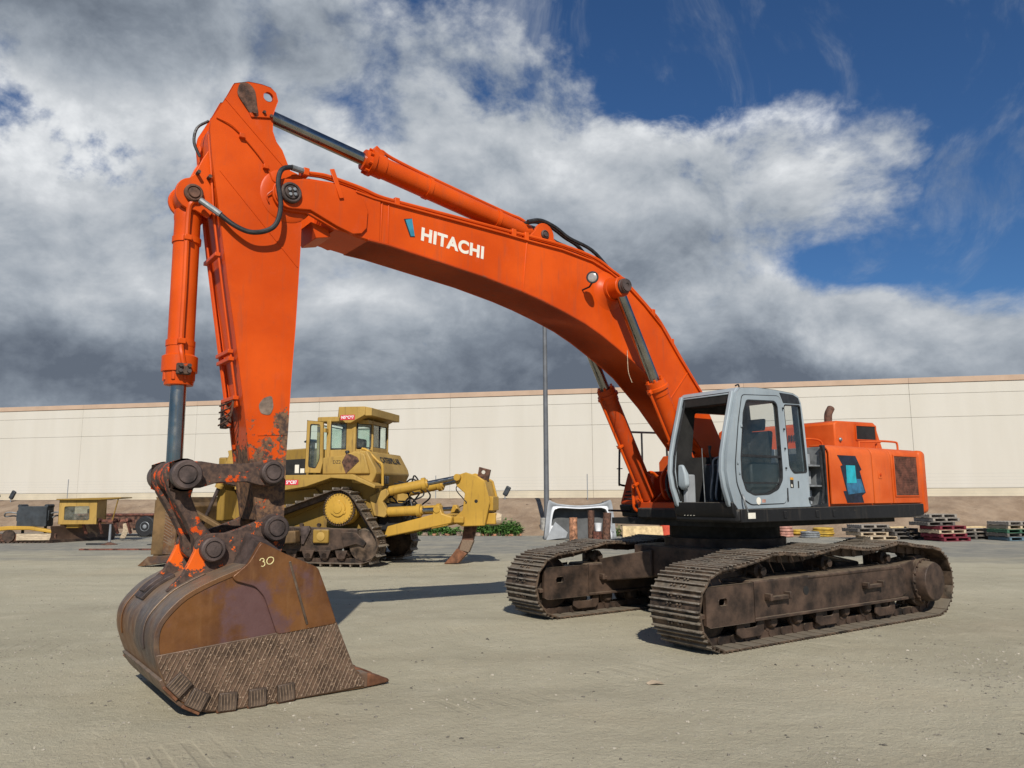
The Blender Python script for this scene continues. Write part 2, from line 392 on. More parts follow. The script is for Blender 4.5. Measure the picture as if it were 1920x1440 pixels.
simple('blade_steel', (.155, .092, .038), .6, .2, .35, 1.6, .3, 40)
simple('moldboard', (.105, .060, .038), .55, .2, .25, 1.2, .2, 40)
simple('rust_red', (.155, .055, .035), .75, .1, .4, 7, .4, 60)
simple('copper_pipe', (.42, .20, .11), .5, .2, .5, 6)
simple('concrete', (.36, .345, .31), .9, 0, .18, 9, .4, 50)
simple('grey_box', (.030, .036, .042), .55, 0, .25, 3, .2, 30)
simple('hood_inside_shade', (.085, .087, .088), .7, 0, .15, 3)  # shade inside the upturned hood, put into its colour
simple('hood_grey', (.30, .315, .33), .5, 0, .1, 3)
simple('red_plastic', (.66, .10, .055), .45, 0, .1, 8)
simple('rubble', (.33, .24, .18), .9, 0, .4, 3, .5, 20)
simple('brick', (.40, .19, .11), .9, 0, .3, 6, .4, 40)
simple('plywood', (.62, .47, .26), .8, 0, .15, 6)
simple('yellow_plastic', (.46, .29, .04), .6, 0, .2, 5)
simple('pink_plastic', (.42, .21, .16), .7, 0, .25, 5)
def wood(name, col):
    t, b = mat(name); P_ = t.n('ShaderNodeNewGeometry').outputs['Position']
    g = t.noise(t.vm('MULTIPLY', P_, (2, 14, 14)), 2.2, 6, .6)
    t.put(b.inputs['Base Color'], t.mix(t.mr(g, .3, .7), tuple(x * .55 for x in col), tuple(min(1, x * 1.15) for x in col))); t.put(b.inputs['Roughness'], .85)
for nm, cl in (('wood_grey', (.29, .255, .215)), ('wood_pale', (.52, .41, .28)), ('wood_red', (.20, .022, .036)), ('wood_green', (.045, .13, .075)), ('wood_blue', (.12, .19, .23)), ('wood_dark', (.13, .115, .10))): wood(nm, cl)
# window glass: lightly tinted, dusty
def glass(name, tint, trans=.72, dust=.16):
    m = bpy.data.materials.new(name); m.use_nodes = True; t = NT(m.node_tree); m.node_tree.nodes.clear(); M[name] = m
    P_ = t.n('ShaderNodeTexCoord').outputs['Object']
    tr = t.n('ShaderNodeBsdfTransparent', Color=(*tint, 1)); gl = t.n('ShaderNodeBsdfGlossy', Color=(1, 1, 1, 1), Roughness=.04)
    df = t.n('ShaderNodeBsdfDiffuse', Color=(.55, .52, .46, 1))
    fr = t.math('MULTIPLY_ADD', t.math('POWER', t.n('ShaderNodeLayerWeight', Blend=.5).outputs['Facing'], 4.0), .75, .035)
    m1 = t.n('ShaderNodeMixShader', i0=fr, i1=tr.outputs[0], i2=gl.outputs[0])
    m2 = t.n('ShaderNodeMixShader', i0=t.mr(t.noise(P_, 3, 6, .65), .35, .8, 0, dust), i1=m1.outputs[0], i2=df.outputs[0])
    o = t.n('ShaderNodeOutputMaterial'); t.t.links.new(m2.outputs[0], o.inputs[0])
glass('cab_glass', (.84, .86, .86), dust=.03); glass('green_glass', (.84, .93, .90), dust=.15)
# foliage
t, b = mat('weed_leaf'); oi = t.n('ShaderNodeNewGeometry').outputs['Random Per Island']
t.put(b.inputs['Base Color'], t.mix(oi, (.035, .095, .015), (.115, .235, .04))); t.put(b.inputs['Roughness'], .6)
# building wall: cream paint, faint vertical panels of tone
t, b = mat('wall_cream'); P_ = t.n('ShaderNodeNewGeometry').outputs['Position']
st = t.noise(t.vm('MULTIPLY', P_, (.8, 1, .12)), 1.0, 5, .55)
t.put(b.inputs['Base Color'], t.mix(t.mr(st, .3, .75), (.515, .485, .42), (.545, .517, .455))); t.put(b.inputs['Roughness'], .85)
t.put(b.inputs['Normal'], t.n('ShaderNodeBump', Strength=.15, Distance=.01, Height=t.noise(P_, 30, 4, .6)))
simple('wall_tan', (.44, .315, .225), .85, 0, .06, .6); simple('wall_plinth', (.52, .46, .345), .85, 0, .06, .6)
simple('wall_joint', (.36, .34, .30), .9, 0, .1, 2)
# bare soil of the bank: pale brown with darker damp runs
t, b = mat('bank_soil'); P_ = t.n('ShaderNodeTexCoord').outputs['Object']
c1 = t.mix(t.mr(t.noise(P_, .8, 7, .62), .3, .7), (.205, .138, .086), (.33, .24, .16))
c1 = t.mix(t.mr(t.noise(P_, 9, 6, .7), .5, .8, 0, .5), c1, (.39, .30, .215))
t.put(b.inputs['Base Color'], c1); t.put(b.inputs['Roughness'], .95)
t.put(b.inputs['Normal'], t.n('ShaderNodeBump', Strength=.8, Distance=.10, Height=t.math('ADD', t.noise(P_, 2.5, 8, .65), t.math('MULTIPLY', t.noise(P_, 14, 5, .65), .3))))
# yard: compacted pale grit with wheel lanes, darker asphalt showing through further off
t, b = mat('yard_grit'); P_ = t.n('ShaderNodeTexCoord').outputs['Object']
big = t.noise(P_, .16, 5, .55); lane = t.noise(t.vm('MULTIPLY', P_, (.22, 1.0, 1)), .55, 5, .6); med = t.noise(P_, 1.7, 7, .66); fine = t.noise(P_, 42, 6, .72); grit = t.noise(P_, 130, 3, .6); fleck = t.noise(P_, 17, 5, .75); warm = t.noise(P_, .45, 5, .6)
col = t.mix(t.mr(big, .35, .65), (.372, .345, .268), (.452, .422, .335))
col = t.mix(t.mr(lane, .42, .68, 0, .8), col, (.325, .30, .236))
col = t.mix(t.mr(med, .45, .75, 0, .6), col, (.50, .468, .378))
yy = axis(t, P_, 1); xx = axis(t, P_, 0)
far = t.mr(t.math('ADD', t.math('ADD', yy, t.math('MULTIPLY', xx, .12)), t.math('MULTIPLY', t.math('SUBTRACT', t.noise(t.vm('MULTIPLY', P_, (.35, 1, 1)), .5, 5, .6), .5), 13.0)), 19.5, 25.0)
col = t.mix(t.math('MULTIPLY', far, .8), col, t.mix(t.mr(med, .35, .65), (.165, .172, .18), (.255, .25, .235)))
col = t.mix(t.mr(fine, .54, .72, 0, .55), col, (.20, .185, .145))
col = t.mix(t.mr(warm, .48, .72, 0, .35), col, (.46, .40, .30))
col = t.mix(t.mr(fleck, .60, .74, 0, .6), col, (.21, .19, .145))
col = t.mix(t.mr(fleck, .36, .24, 0, .35), col, (.50, .47, .39))
col = t.mix(t.mr(grit, .60, .75, 0, .5), col, (.56, .53, .45))
col = t.mix(t.mr(grit, .40, .28, 0, .5), col, (.14, .125, .10))
# crawler prints and a few old oil drips
def prints(ox, oy, ang, wid, step):
    c_, s_ = math.cos(R(ang)), math.sin(R(ang)); q = t.vm('SUBTRACT', P_, (ox, oy, 0))
    al = t.vm('DOT_PRODUCT', q, (c_, s_, 0), out=1); ac_ = t.math('ABSOLUTE', t.math('ADD', t.vm('DOT_PRODUCT', q, (-s_, c_, 0), out=1), t.math('MULTIPLY', t.math('SUBTRACT', t.noise(P_, .5, 2, .5), .5), .5)))
    bars = t.mr(t.math('SINE', t.math('MULTIPLY', al, 6.283 / step)), .1, .7)
    return t.math('MULTIPLY', t.math('MULTIPLY', bars, t.mr(ac_, wid, wid * .8)), t.math('MULTIPLY', t.mr(t.noise(P_, .7, 4, .6), .44, .62), t.mr(fine, .35, .6, .4, 1)))
pm_ = t.math('MAXIMUM', t.math('MAXIMUM', prints(6.2, 7.6, 36, .34, .20), prints(4.4, 10.0, 34.5, .36, .20)), t.math('MAXIMUM', prints(-4.5, 9.5, 12, .30, .17), prints(-3.0, 13.5, 14, .30, .17)))
col = t.mix(t.math('MULTIPLY', pm_, .16), col, (.215, .19, .145))
drip = t.math('MULTIPLY', t.mr(t.noise(P_, 3.1, 4, .6), .70, .76), t.mr(t.noise(P_, .33, 2, .5), .52, .62))
col = t.mix(t.math('MULTIPLY', drip, .6), col, (.07, .062, .05))
col = t.mix(1.0, col, (1.05, 1.02, .925), 'MULTIPLY')
t.put(b.inputs['Base Color'], col); t.put(b.inputs['Roughness'], .93); t.put(b.inputs['Specular IOR Level'], .25)
hb = t.math('ADD', t.math('MULTIPLY', t.math('ADD', fine, t.math('MULTIPLY', fleck, 1.6)), .6), t.math('ADD', t.math('MULTIPLY', grit, .35), t.math('ADD', t.math('MULTIPLY', med, 2.0), t.math('MULTIPLY', pm_, -.4))))
t.put(b.inputs['Normal'], t.n('ShaderNodeBump', Strength=.8, Distance=.03, Height=hb))
simple('pebble', (.30, .27, .215), .9, 0, .42, 2.0)

# ------------------------------------------------------------------ the setting
from mathutils import noise as mnoise
g = MB().add([(-900, -300, 0), (900, -300, 0), (900, 900, 0), (-900, 900, 0)], [(0, 1, 2, 3)])
ground = struct(g.build('ground', 'yard_grit', smooth=0))
rnd = random.Random(7)
def stones(name, m, n, place, size, seed):
    "loose stones: squashed, faceted, each a little different"
    q = random.Random(seed); mb = MB()
    base = [(1, 0, 0), (-1, 0, 0), (0, 1, 0), (0, -1, 0), (0, 0, 1), (0, 0, -.6), (.6, .6, .45), (-.6, .6, .45), (-.6, -.6, .45), (.6, -.6, .45)]
    fs = [(4, 6, 7), (4, 7, 8), (4, 8, 9), (4, 9, 6), (0, 2, 6), (2, 7, 6), (2, 1, 7), (1, 8, 7), (1, 3, 8), (3, 9, 8), (3, 0, 9), (0, 6, 9), (5, 2, 0), (5, 1, 2), (5, 3, 1), (5, 0, 3)]
    for _ in range(n):
        x, y, z = place(q); s_ = size(q); a = q.uniform(0, 6.28); sx, sy, sz = s_ * q.uniform(.7, 1.3), s_ * q.uniform(.6, 1.1), s_ * q.uniform(.4, .8)
        ca, sa = math.cos(a), math.sin(a)
        mb.add([(x + (bx * ca * sx - by * sa * sy) * q.uniform(.8, 1.2), y + (bx * sa * sx + by * ca * sy) * q.uniform(.8, 1.2), z + bz * sz * q.uniform(.8, 1.2)) for bx, by, bz in base], fs)
    return stuff(mb.build(name, m, smooth=0))
def near_place(q):
    d = 4.2 + 16 * q.random() ** 1.8; return (q.uniform(-.72, .72) * d, d, 0.0)
pb = stones('loose_gravel', 'pebble', 9000, near_place, lambda q: .004 + .016 * q.random() ** 6, 3)

stones('churned_grit', 'pebble', 1500, lambda q: (5.6 + q.gauss(0, 1.0), 7.6 + q.gauss(0, .75) , 0.0), lambda q: .006 + .016 * q.random() ** 3, 9)
stones('churned_grit', 'pebble', 700, lambda q: (-5.2 + q.gauss(0, 1.3), 8.4 + q.gauss(0, .8) , 0.0), lambda q: .005 + .013 * q.random() ** 3, 12)

# earth bank in front of the warehouse
WALL_RZ = -math.asin(.2026)
E_ = Vector((math.cos(WALL_RZ), math.sin(WALL_RZ), 0)); N_ = Vector((-E_.y, E_.x, 0)); WO = Vector((0, 41, 0))
def bank_h(s_, d):
    "d: metres in front of the wall"
    t_ = (6.0 - d) / 5.2; t_ += .10 * mnoise.noise((s_ * .35, d * .2, 0)) + .05 * mnoise.noise((s_ * 1.1, d * .4, 3))
    t_ = max(0.0, min(1.0, t_)); h = t_ * t_ * (3 - 2 * t_) * .35 + t_ * .65
    gul = abs(mnoise.noise((s_ * .55 + d * .22, d * .10, 5))) * .55 + abs(mnoise.noise((s_ * 1.5 - d * .3, d * .25, 8))) * .22
    return h * 1.66 - (gul * .55) * math.sin(math.pi * t_) + .05 * mnoise.noise((s_ * 2.2, d * 2.2, 1)) * (t_ > .02) - .03
mb = MB(); NS, ND = 420, 40
vs = []
for i in range(NS + 1):
    s_ = -62 + 112 * i / NS
    for j in range(ND + 1):
        d = 6.7 - 6.75 * j / ND; p = WO + E_ * s_ - N_ * d; vs.append((p.x, p.y, bank_h(s_, d)))
mb.add(vs, [(i * (ND + 1) + j, (i + 1) * (ND + 1) + j, (i + 1) * (ND + 1) + j + 1, i * (ND + 1) + j + 1) for i in range(NS) for j in range(ND)])
bank = struct(mb.build('earth_bank', 'bank_soil', smooth=180))
def on_bank(s_, d): p = WO + E_ * s_ - N_ * d; return Vector((p.x, p.y, max(0, bank_h(s_, d))))
stones('bank_stones', 'rubble', 260, lambda q: tuple(on_bank(q.uniform(-45, 36), q.uniform(.8, 6.4))), lambda q: .02 + .09 * q.random() ** 4, 5)

# warehouse: tilt-up panels with reveals, plinth and coping
KW = 1.32                                                          # the wall stands well behind the crest of the bank
mb = MB().add([tuple(WO + E_ * a - N_ * b + Vector((0, 0, z))) for a, b, z in ((-62, .03, 1.62), (50, .03, 1.62), (80, -17, 1.64), (-95, -17, 1.64))], [(0, 1, 2, 3)])
struct(mb.build('bank_top', 'bank_soil', smooth=0))
def wz(z): return 1.7 + (z - 1.7) * KW
wh = thing('warehouse', 'long cream tilt-up warehouse wall with tan coping behind the yard', 'building', WO * KW, WALL_RZ)
MB().box(-85, 68, .06, 14, 1.2, wz(7.05)).build('wall_core', 'wall_joint', wh)
PW = 7.72 * KW; seg = None
pm = MB(); J = .006
for z0, z1 in ((2.034, 5.4165), (5.4265, 6.5465), (6.5565, 7.085)): pm.box(J, PW - J, 0, .075, wz(z0), wz(z1))
panel = pm.build('wall_panel', 'wall_cream', wh, bevel=.012, smooth=0, seg=1); panel.location = (-3.45 * KW, 0, 0)
plinth = MB().box(J, PW - J, -.012, .075, 1.2, wz(2.018)).build('wall_plinth', 'wall_plinth', wh, bevel=.01, smooth=0, seg=1); plinth.location = (-3.45 * KW, 0, 0)
cop = MB().box(J * .6, PW - J * .6, -.06, .5, wz(7.09), wz(7.355)).build('coping', 'wall_tan', wh, bevel=.01, smooth=0, seg=1); cop.location = (-3.45 * KW, 0, 0)
for k in range(-8, 7):
    if k == 0: continue
    for src in (panel, plinth, cop): inst(src, wh, Matrix.Translation((-3.45 * KW + k * PW, 0, 0)))

# wire fence on the crest of the bank
fe = thing('wire_fence', 'thin strand wire fence along the top of the earth bank', 'fence', WO - N_ * .75, WALL_RZ)
wires = MB()
for k in range(7):
    z = 1.78 + .155 * k; wires.tube([(-62, 0, z), (-31, .03, z - .02), (0, 0, z), (25, .02, z - .015), (50, 0, z)], .0026, 4)
wires.build('wire', 'galvanized', fe)
post = MB().cyl((0, 0, 1.3), (0, 0, 2.85), .022, 8).build('post', 'galvanized', fe)
post.location = (-26.6, 0, 0)
for s_ in (-38.2, -15.2, -4.0, 4.05, 15.6, 27.0): inst(post, fe, Matrix.Translation((s_, 0, 0)))

# light pole
lp = thing('light_pole', 'tall grey steel light pole on concrete footing by the bank', 'light pole', (1.56, 35.6, 0))
MB().tube([(0, 0, .5), (0, 0, 11.0)], [.125, .095], 16).build('pole', 'pole_grey', lp)
MB().cyl((0, 0, -.1), (0, 0, .75), .30, 20).build('footing', 'concrete', lp, bevel=.02)
MB().box(-.19, .19, -.19, .19, .75, .785).build('base_plate', 'pole_grey', lp, bevel=.005)
arm_ = MB().bar((0, -.1, 10.95), (0, .9, 11.0), .07, .07); arm_.build('arm', 'pole_grey', lp)
MB().box(-.2, .2, .55, 1.2, 10.9, 11.03).build('lamp_head', 'pole_grey', lp, bevel=.03)

# ------------------------------------------------------------------ the excavator (x forward, y to its left = towards the camera, z up)
ex = thing('excavator', 'large orange crawler excavator with grey cab and rusty bucket resting on the ground', 'excavator', (3.10, 11.47, 0), R(216.5))
TROT = R(-2.0)                                                     # the house is swung two degrees on its tracks
def pin(mb, x, z, y0, y1, r, r2=None):
    "pin end: collar, recessed face, raised centre"
    r2 = r2 or r * .62; s_ = 1 if y1 > y0 else -1
    L_ = abs(y1 - y0)
    mb.lathe((x, y0, z), (x, y1, z), [(0, r), (L_ - .012, r), (L_, r - .012), (L_, r2 + .008), (L_ - .012, r2 + .006), (L_ - .012, r2), (L_ + .006, r2 - .006), (L_ + .006, .004)], 28); return mb
def bolts(mb, pts, y0, y1, r=.016):
    for x, z in pts: mb.cyl((x, y0, z), (x, y1, z), r, 6)
    return mb

# ---- boom
TOP = [(6.31, 4.88), (6.09, 4.86), (5.88, 4.835), (4.19, 4.80), (3.82, 4.785), (3.29, 4.775), (2.78, 4.72), (2.48, 4.63), (2.14, 4.48), (1.85, 4.29), (1.52, 4.03), (1.17, 3.62), (.73, 3.14), (.30, 2.44)]
BOT = [(6.30, 4.40), (5.94, 4.35), (5.70, 4.34), (4.96, 4.26), (4.50, 4.21), (3.94, 4.12), (3.63, 4.055), (3.28, 3.965), (2.94, 3.86), (2.65, 3.74), (2.41, 3.62), (2.12, 3.47), (1.88, 3.33), (1.40, 2.94), (.80, 2.35), (.30, 1.98)]
boom = MB().prism(TOP + [(.16, 2.40), (.02, 2.28), (-.02, 2.12), (.10, 1.98)] + BOT[::-1], -.285, .285).build('boom', 'orange_paint', ex, bevel=.008)
HEAD = circ(6.79, 4.65, .165, 14, 100, -100)
FORK = [(6.31, 4.89), (6.60, 4.865)] + HEAD + [(6.60, 4.50), (6.30, 4.395), (5.80, 4.345), (5.80, 4.83)]
for s_ in (1, -1):
    MB().prism(FORK, s_ * .262, s_ * .30).build('boom_fork_plate', 'orange_paint', boom, bevel=.006)
    PAD = [(6.33, 4.862), (6.62, 4.835)] + circ(6.79, 4.65, .150, 12, 100, -100) + [(6.58, 4.53), (6.30, 4.425), (6.12, 4.375), (6.02, 4.40), (5.965, 4.47), (5.955, 4.66), (6.00, 4.76), (6.10, 4.83)]
    MB().prism(PAD, s_ * .30, s_ * .33).build('boom_pad', 'orange_paint', boom, bevel=.008)
    mb = pin(MB(), 6.79, 4.65, s_ * .33, s_ * .375, .105, .07); mb.build('boom_pin', 'dark_steel', boom, bevel=.003)
    bolts(MB(), [(6.79 + .035 * math.cos(a * 1.571 + .6), 4.65 + .035 * math.sin(a * 1.571 + .6)) for a in range(4)], s_ * .37, s_ * .398, .017).build('bolt', 'grey_metal', boom)
def strip_along(pts, y0, y1, th, up=1):
    q = [(x, z) for x, z in pts]; o = []
    for i, (x, z) in enumerate(q):
        a = q[max(0, i - 1)]; b = q[min(len(q) - 1, i + 1)]; dx, dz = b[0] - a[0], b[1] - a[1]; l = math.hypot(dx, dz)
        o.append((x + dz / l * th * up, z - dx / l * th * up))
    return MB().prism(q + o[::-1], y0, y1)
strip_along(TOP[1:-1], -.315, .315, .022, -1 if TOP[1][0] < TOP[0][0] else 1).build('boom_top_plate', 'orange_paint', boom, bevel=.005)
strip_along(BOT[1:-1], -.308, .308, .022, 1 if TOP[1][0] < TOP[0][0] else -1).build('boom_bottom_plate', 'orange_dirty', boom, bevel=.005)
for (xa, za, xb, zb, wd) in ((3.83, 4.78, 3.90, 4.13, .022), (5.775, 4.83, 5.79, 4.345, .02), (5.70, 4.825, 5.70, 4.34, .016), (1.00, 3.42, 1.42, 2.97, .02)):
    MB().bar((xa, .287, za), (xb, .287, zb), wd, .012, (0, 1, 0)).build('weld_seam', 'orange_paint', boom, bevel=.004)
for s_ in (1, -1):
    MB().tube([(x, s_ * .287, z - .008) for x, z in TOP[2:-1]], .0075, 6).build('weld_bead', 'orange_paint', boom); MB().tube([(x, s_ * .287, z + .008) for x, z in BOT[2:-1]], .0075, 6).build('weld_bead', 'orange_paint', boom)
# inner plate between the fork cheeks
MB().prism([(6.34, 4.42), (6.52, 4.46), (6.46, 4.30), (6.30, 4.34)], -.20, .20).build('boom_stop_plate', 'orange_paint', boom, bevel=.006)
# lettering and logo
text_obj('lettering', 'HITACHI', .198, 'white_letter', boom, frame_axes((4.882, .2865, 4.522), (-1, 0, -.075), (0, 0, 1)), .0012, bold=.0085, spacing=1.08, sx=1.02)
MB().prism([(5.515, 4.682), (5.415, 4.71), (5.375, 4.505), (5.435, 4.495)], .286, .2885).build('logo_edge', 'black_letter', boom, smooth=0)  # dark printed edge of the logo
MB().prism([(5.495, 4.676), (5.415, 4.705), (5.38, 4.515), (5.425, 4.505)], .2885, .291).build('logo', 'logo_teal', boom, smooth=0)
# boss and pin for the lift cylinders
for s_ in (1, -1):
    MB().lathe((2.5, s_ * .28, 4.36), (2.5, s_ * .6, 4.36), [(0, .26), (.006, .26), (.014, .235), (.03, .205), (.06, .17), (.075, .155), (.12, .15)], 28).build('boom_boss', 'orange_paint', boom)
    MB().lathe((2.5, s_ * .39, 4.36), (2.5, s_ * .7, 4.36), [(0, .095), (.20, .095), (.205, .088), (.235, .088), (.235, .078), (.25, .078), (.25, .03), (.24, .03), (.24, .004)], 24).build('lift_pin', 'dark_steel', boom)
    # lift cylinders
    a = Vector((2.5, s_ * .47, 4.36)); b = Vector((1.0, s_ * .47, 1.6)); d = (b - a).normalized()
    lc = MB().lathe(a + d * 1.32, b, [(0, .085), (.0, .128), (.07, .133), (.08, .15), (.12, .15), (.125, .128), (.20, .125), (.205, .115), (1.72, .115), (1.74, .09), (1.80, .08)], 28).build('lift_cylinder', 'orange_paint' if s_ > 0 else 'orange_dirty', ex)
    MB().cyl(a + d * .05, a + d * 1.34, .068, 24).build('rod', 'chrome', lc)
    e1 = MB().lathe(a + Vector((0, -.09, 0)), a + Vector((0, .09, 0)), [(0, .13), (.18, .13)], 24); e1.build('rod_eye', 'orange_paint', lc, bevel=.01)
    MB().lathe(b + Vector((0, -.08, 0)), b + Vector((0, .08, 0)), [(0, .13), (.16, .13)], 24).build('base_eye', 'orange_dirty', lc, bevel=.01)
    for k in range(6):
        an = k * 1.047; u_ = d.orthogonal().normalized(); q_ = d.cross(u_); o_ = (u_ * math.cos(an) + q_ * math.sin(an)) * .105
        MB().cyl(a + d * 1.285 + o_, a + d * 1.33 + o_, .02, 6).build('gland_bolt', 'orange_paint', lc)
    side = Vector((.8, 0, -.45)).normalized()
    p0, p1 = a + d * 1.42 + side * .15, b - d * .25 + side * .16
    MB().tube(curve([a + d * 1.40 + side * .10, p0 + side * .02, a + d * 1.6 + side * .165, p1, p1 + d * .12 + Vector((.10, 0, .03))], 5), .019, 8).build('pipe', 'orange_paint', lc)
    for f_ in (1.42, 2.15, 2.75): MB().bar(a + d * f_ + side * .08, a + d * f_ + side * .19, .06, .035, d).build('clamp', 'orange_paint', lc, bevel=.004)
# work lamp
lampb = MB().lathe((2.93, .47, 4.41), (3.00, .53, 4.405), [(0, .02), (.0, .045), (.05, .075), (.075, .078), (.08, .072)], 20).build('work_lamp', 'black_plastic', boom)
MB().lathe((2.985, .518, 4.405), (3.055, .578, 4.40), [(0, .068), (.006, .06), (.012, .03), (.013, .002)], 20).build('lens', 'lens_glass', lampb)
MB().tube([(2.95, .29, 4.30), (2.95, .42, 4.31), (2.95, .48, 4.36)], .012, 6).build('lamp_bracket', 'black_plastic', lampb)
# hydraulic pipes on the boom top
def boomline(y, dz):
    p = [(6.66, 4.92), (6.50, 4.945), (6.36, 4.95), (6.02, 4.915), (5.82, 4.875), (5.58, 4.865), (4.75, 4.855), (4.05, 4.845), (3.88, 4.845), (3.25, 4.835), (2.72, 4.775), (2.40, 4.655), (2.18, 4.555), (1.72, 4.24), (1.50, 4.07), (1.10, 3.60), (.70, 3.15)]
    return curve([(x, y, z + dz) for x, z in p], 4)
for y, dz in ((.27, .0), (.20, .01), (-.20, .01), (-.27, .0)):
    MB().tube(boomline(y, dz), .021, 8).build('pipe', 'orange_paint', boom)
for (x, z) in ((5.60, 4.865), (4.03, 4.845), (3.84, 4.842), (2.14, 4.535), (1.66, 4.20), (1.30, 3.83)):
    for s_ in (1, -1): MB().box(x - .03, x + .03, s_ * .235 - .065, s_ * .235 + .065, z - .06, z + .035).build('pipe_clamp', 'orange_paint', boom, bevel=.005)
MB().bar((6.36, .31, 5.02), (6.26, .345, 4.72), .05, .015, (0, 1, 0)).build('pipe_bracket', 'orange_paint', boom, bevel=.004)
MB().box(6.60, 6.66, .22, .33, 4.88, 4.96).build('pipe_block', 'orange_paint', boom, bevel=.008)
HOSE = [(6.66, .30, 4.925), (6.79, .34, 4.915), (6.90, .37, 4.85), (6.935, .39, 4.70), (6.905, .40, 4.48), (6.935, .40, 4.30), (7.02, .38, 4.21), (7.17, .36, 4.17), (7.32, .33, 4.22), (7.47, .29, 4.33), (7.60, .24, 4.42)]
hose = MB().tube(curve(HOSE, 6), .024, 10).build('hose', 'rubber', boom)
MB().tube([HOSE[0], HOSE[1]], .030, 10).build('hose_ferrule', 'grey_metal', hose); MB().tube([(7.43, .305, 4.30), (7.60, .24, 4.42)], .030, 10).build('hose_ferrule', 'grey_metal', hose)
for k, (y, h) in enumerate(((.08, .20), (.16, .13), (-.10, .17))):
    MB().tube(curve([(3.72, y, 5.08), (3.52, y, 5.14), (3.28, y, 5.06 + h * .3), (3.05, y, 4.95 + h * .4), (2.80 - k * .15, y, 4.86 + h * .4), (2.50 - k * .2, y, 4.68), (2.25 - k * .2, y, 4.57)], 5), .024, 8).build('hose', 'rubber', boom)
# arm cylinder along the boom top
acb, acr = Vector((3.46, 0, 4.96)), Vector((7.21, 0, 5.60)); d = (acr - acb).normalized(); LL = (acr - acb).length
ac = MB().lathe(acb, acr, [(0, .09), (.12, .10), (.16, .118), (2.20, .118), (2.205, .13), (2.33, .13), (2.335, .15), (2.38, .15), (2.385, .12), (2.45, .115), (2.455, .08)], 28).build('arm_cylinder', 'orange_paint', ex)
MB().cyl(acb + d * 2.4, acr, .070, 24).build('rod', 'chrome', ac)
MB().lathe(acb + Vector((0, -.11, 0)), acb + Vector((0, .11, 0)), [(0, .13), (.22, .13)], 24).build('base_eye', 'orange_paint', ac, bevel=.01)
MB().lathe(acr + Vector((0, -.12, 0)), acr + Vector((0, .12, 0)), [(0, .14), (.24, .14)], 24).build('rod_eye', 'orange_paint', ac, bevel=.01)
nz = Vector((-d.z, 0, d.x))
for k in range(8):
    an = k * .785 + .3; o_ = (Vector((0, 1, 0)) * math.cos(an) + nz * math.sin(an)) * .128
    MB().cyl(acb + d * 2.33 + o_, acb + d * 2.42 + o_, .018, 6).build('gland_bolt', 'orange_paint', ac)
MB().tube(curve([acb + d * 2.30 + nz * .14, acb + d * 2.26 + nz * .19, acb + d * 2.12 + nz * .165, acb + d * 1.6 + nz * .15, acb + d * .55 + nz * .15, acb + d * .3 + nz * .16, acb + d * .16 + nz * .13], 4), .02, 8).build('pipe', 'orange_paint', ac)
MB().bar(acb + d * 2.24 + nz * .11, acb + d * 2.36 + nz * .17, .09, .09).build('port_block', 'orange_paint', ac, bevel=.01)
for f_ in (.62, 1.6): MB().lathe(acb + d * f_, acr, [(0, .118), (0, .128), (.05, .128), (.05, .118)], 24).build('clamp_band', 'orange_paint', ac)
for s_ in (1, -1):
    MB().prism([(3.80, 4.79), (3.62, 4.98)] + circ(3.46, 4.96, .15, 10, 40, 190) + [(3.02, 4.76)], s_ * .13, s_ * .17).build('cylinder_lug', 'orange_paint', boom, bevel=.006)
    pin(MB(), 3.46, 4.96, s_ * .17, s_ * .195, .06).build('lug_pin', 'dark_steel', boom)

MB().tube(curve([(2.20, .31, 3.60), (2.22, .33, 3.50), (2.24, .36, 3.30), (2.22, .40, 3.16)], 4), .004, 5).build('string', 'wood_pale', boom)

# ---- arm (dipper)
ARM = [(7.35, 5.66), (7.22, 5.72), (7.09, 5.735), (7.0, 5.73), (6.945, 5.69), (6.92, 5.61), (6.945, 5.52), (6.965, 5.44), (6.96, 5.28), (6.92, 5.18), (6.86, 5.11), (6.78, 4.94), (6.74, 4.85), (6.66, 4.60), (6.635, 4.40), (6.635, 4.16), (6.655, 3.36), (6.68, 2.79), (6.69, 2.36), (6.70, 2.08), (6.70, 1.50), (6.74, 1.34), (6.84, 1.30), (6.93, 1.35), (6.975, 1.63), (7.04, 2.02), (7.14, 2.67), (7.24, 3.26), (7.32, 3.68), (7.41, 4.23), (7.46, 4.52), (7.52, 4.85), (7.555, 5.13), (7.545, 5.22), (7.41, 5.52)]
INN = [(7.33, 5.50), (7.12, 5.40), (6.99, 5.26), (6.94, 5.17), (6.87, 5.08), (6.80, 4.93), (6.76, 4.84), (6.68, 4.60), (6.655, 4.40), (6.655, 4.16), (6.675, 3.36), (6.70, 2.79), (6.71, 2.36), (6.72, 2.08), (6.72, 1.55), (6.95, 1.50), (6.955, 1.63), (7.02, 2.02), (7.12, 2.67), (7.22, 3.26), (7.30, 3.68), (7.39, 4.23), (7.44, 4.52), (7.50, 4.85), (7.53, 5.13), (7.52, 5.20)]
armo = MB().prism(INN, -.222, .222).build('arm', 'orange_arm', ex, bevel=.006)
hole = circ(7.02, 5.625, .05, 16)
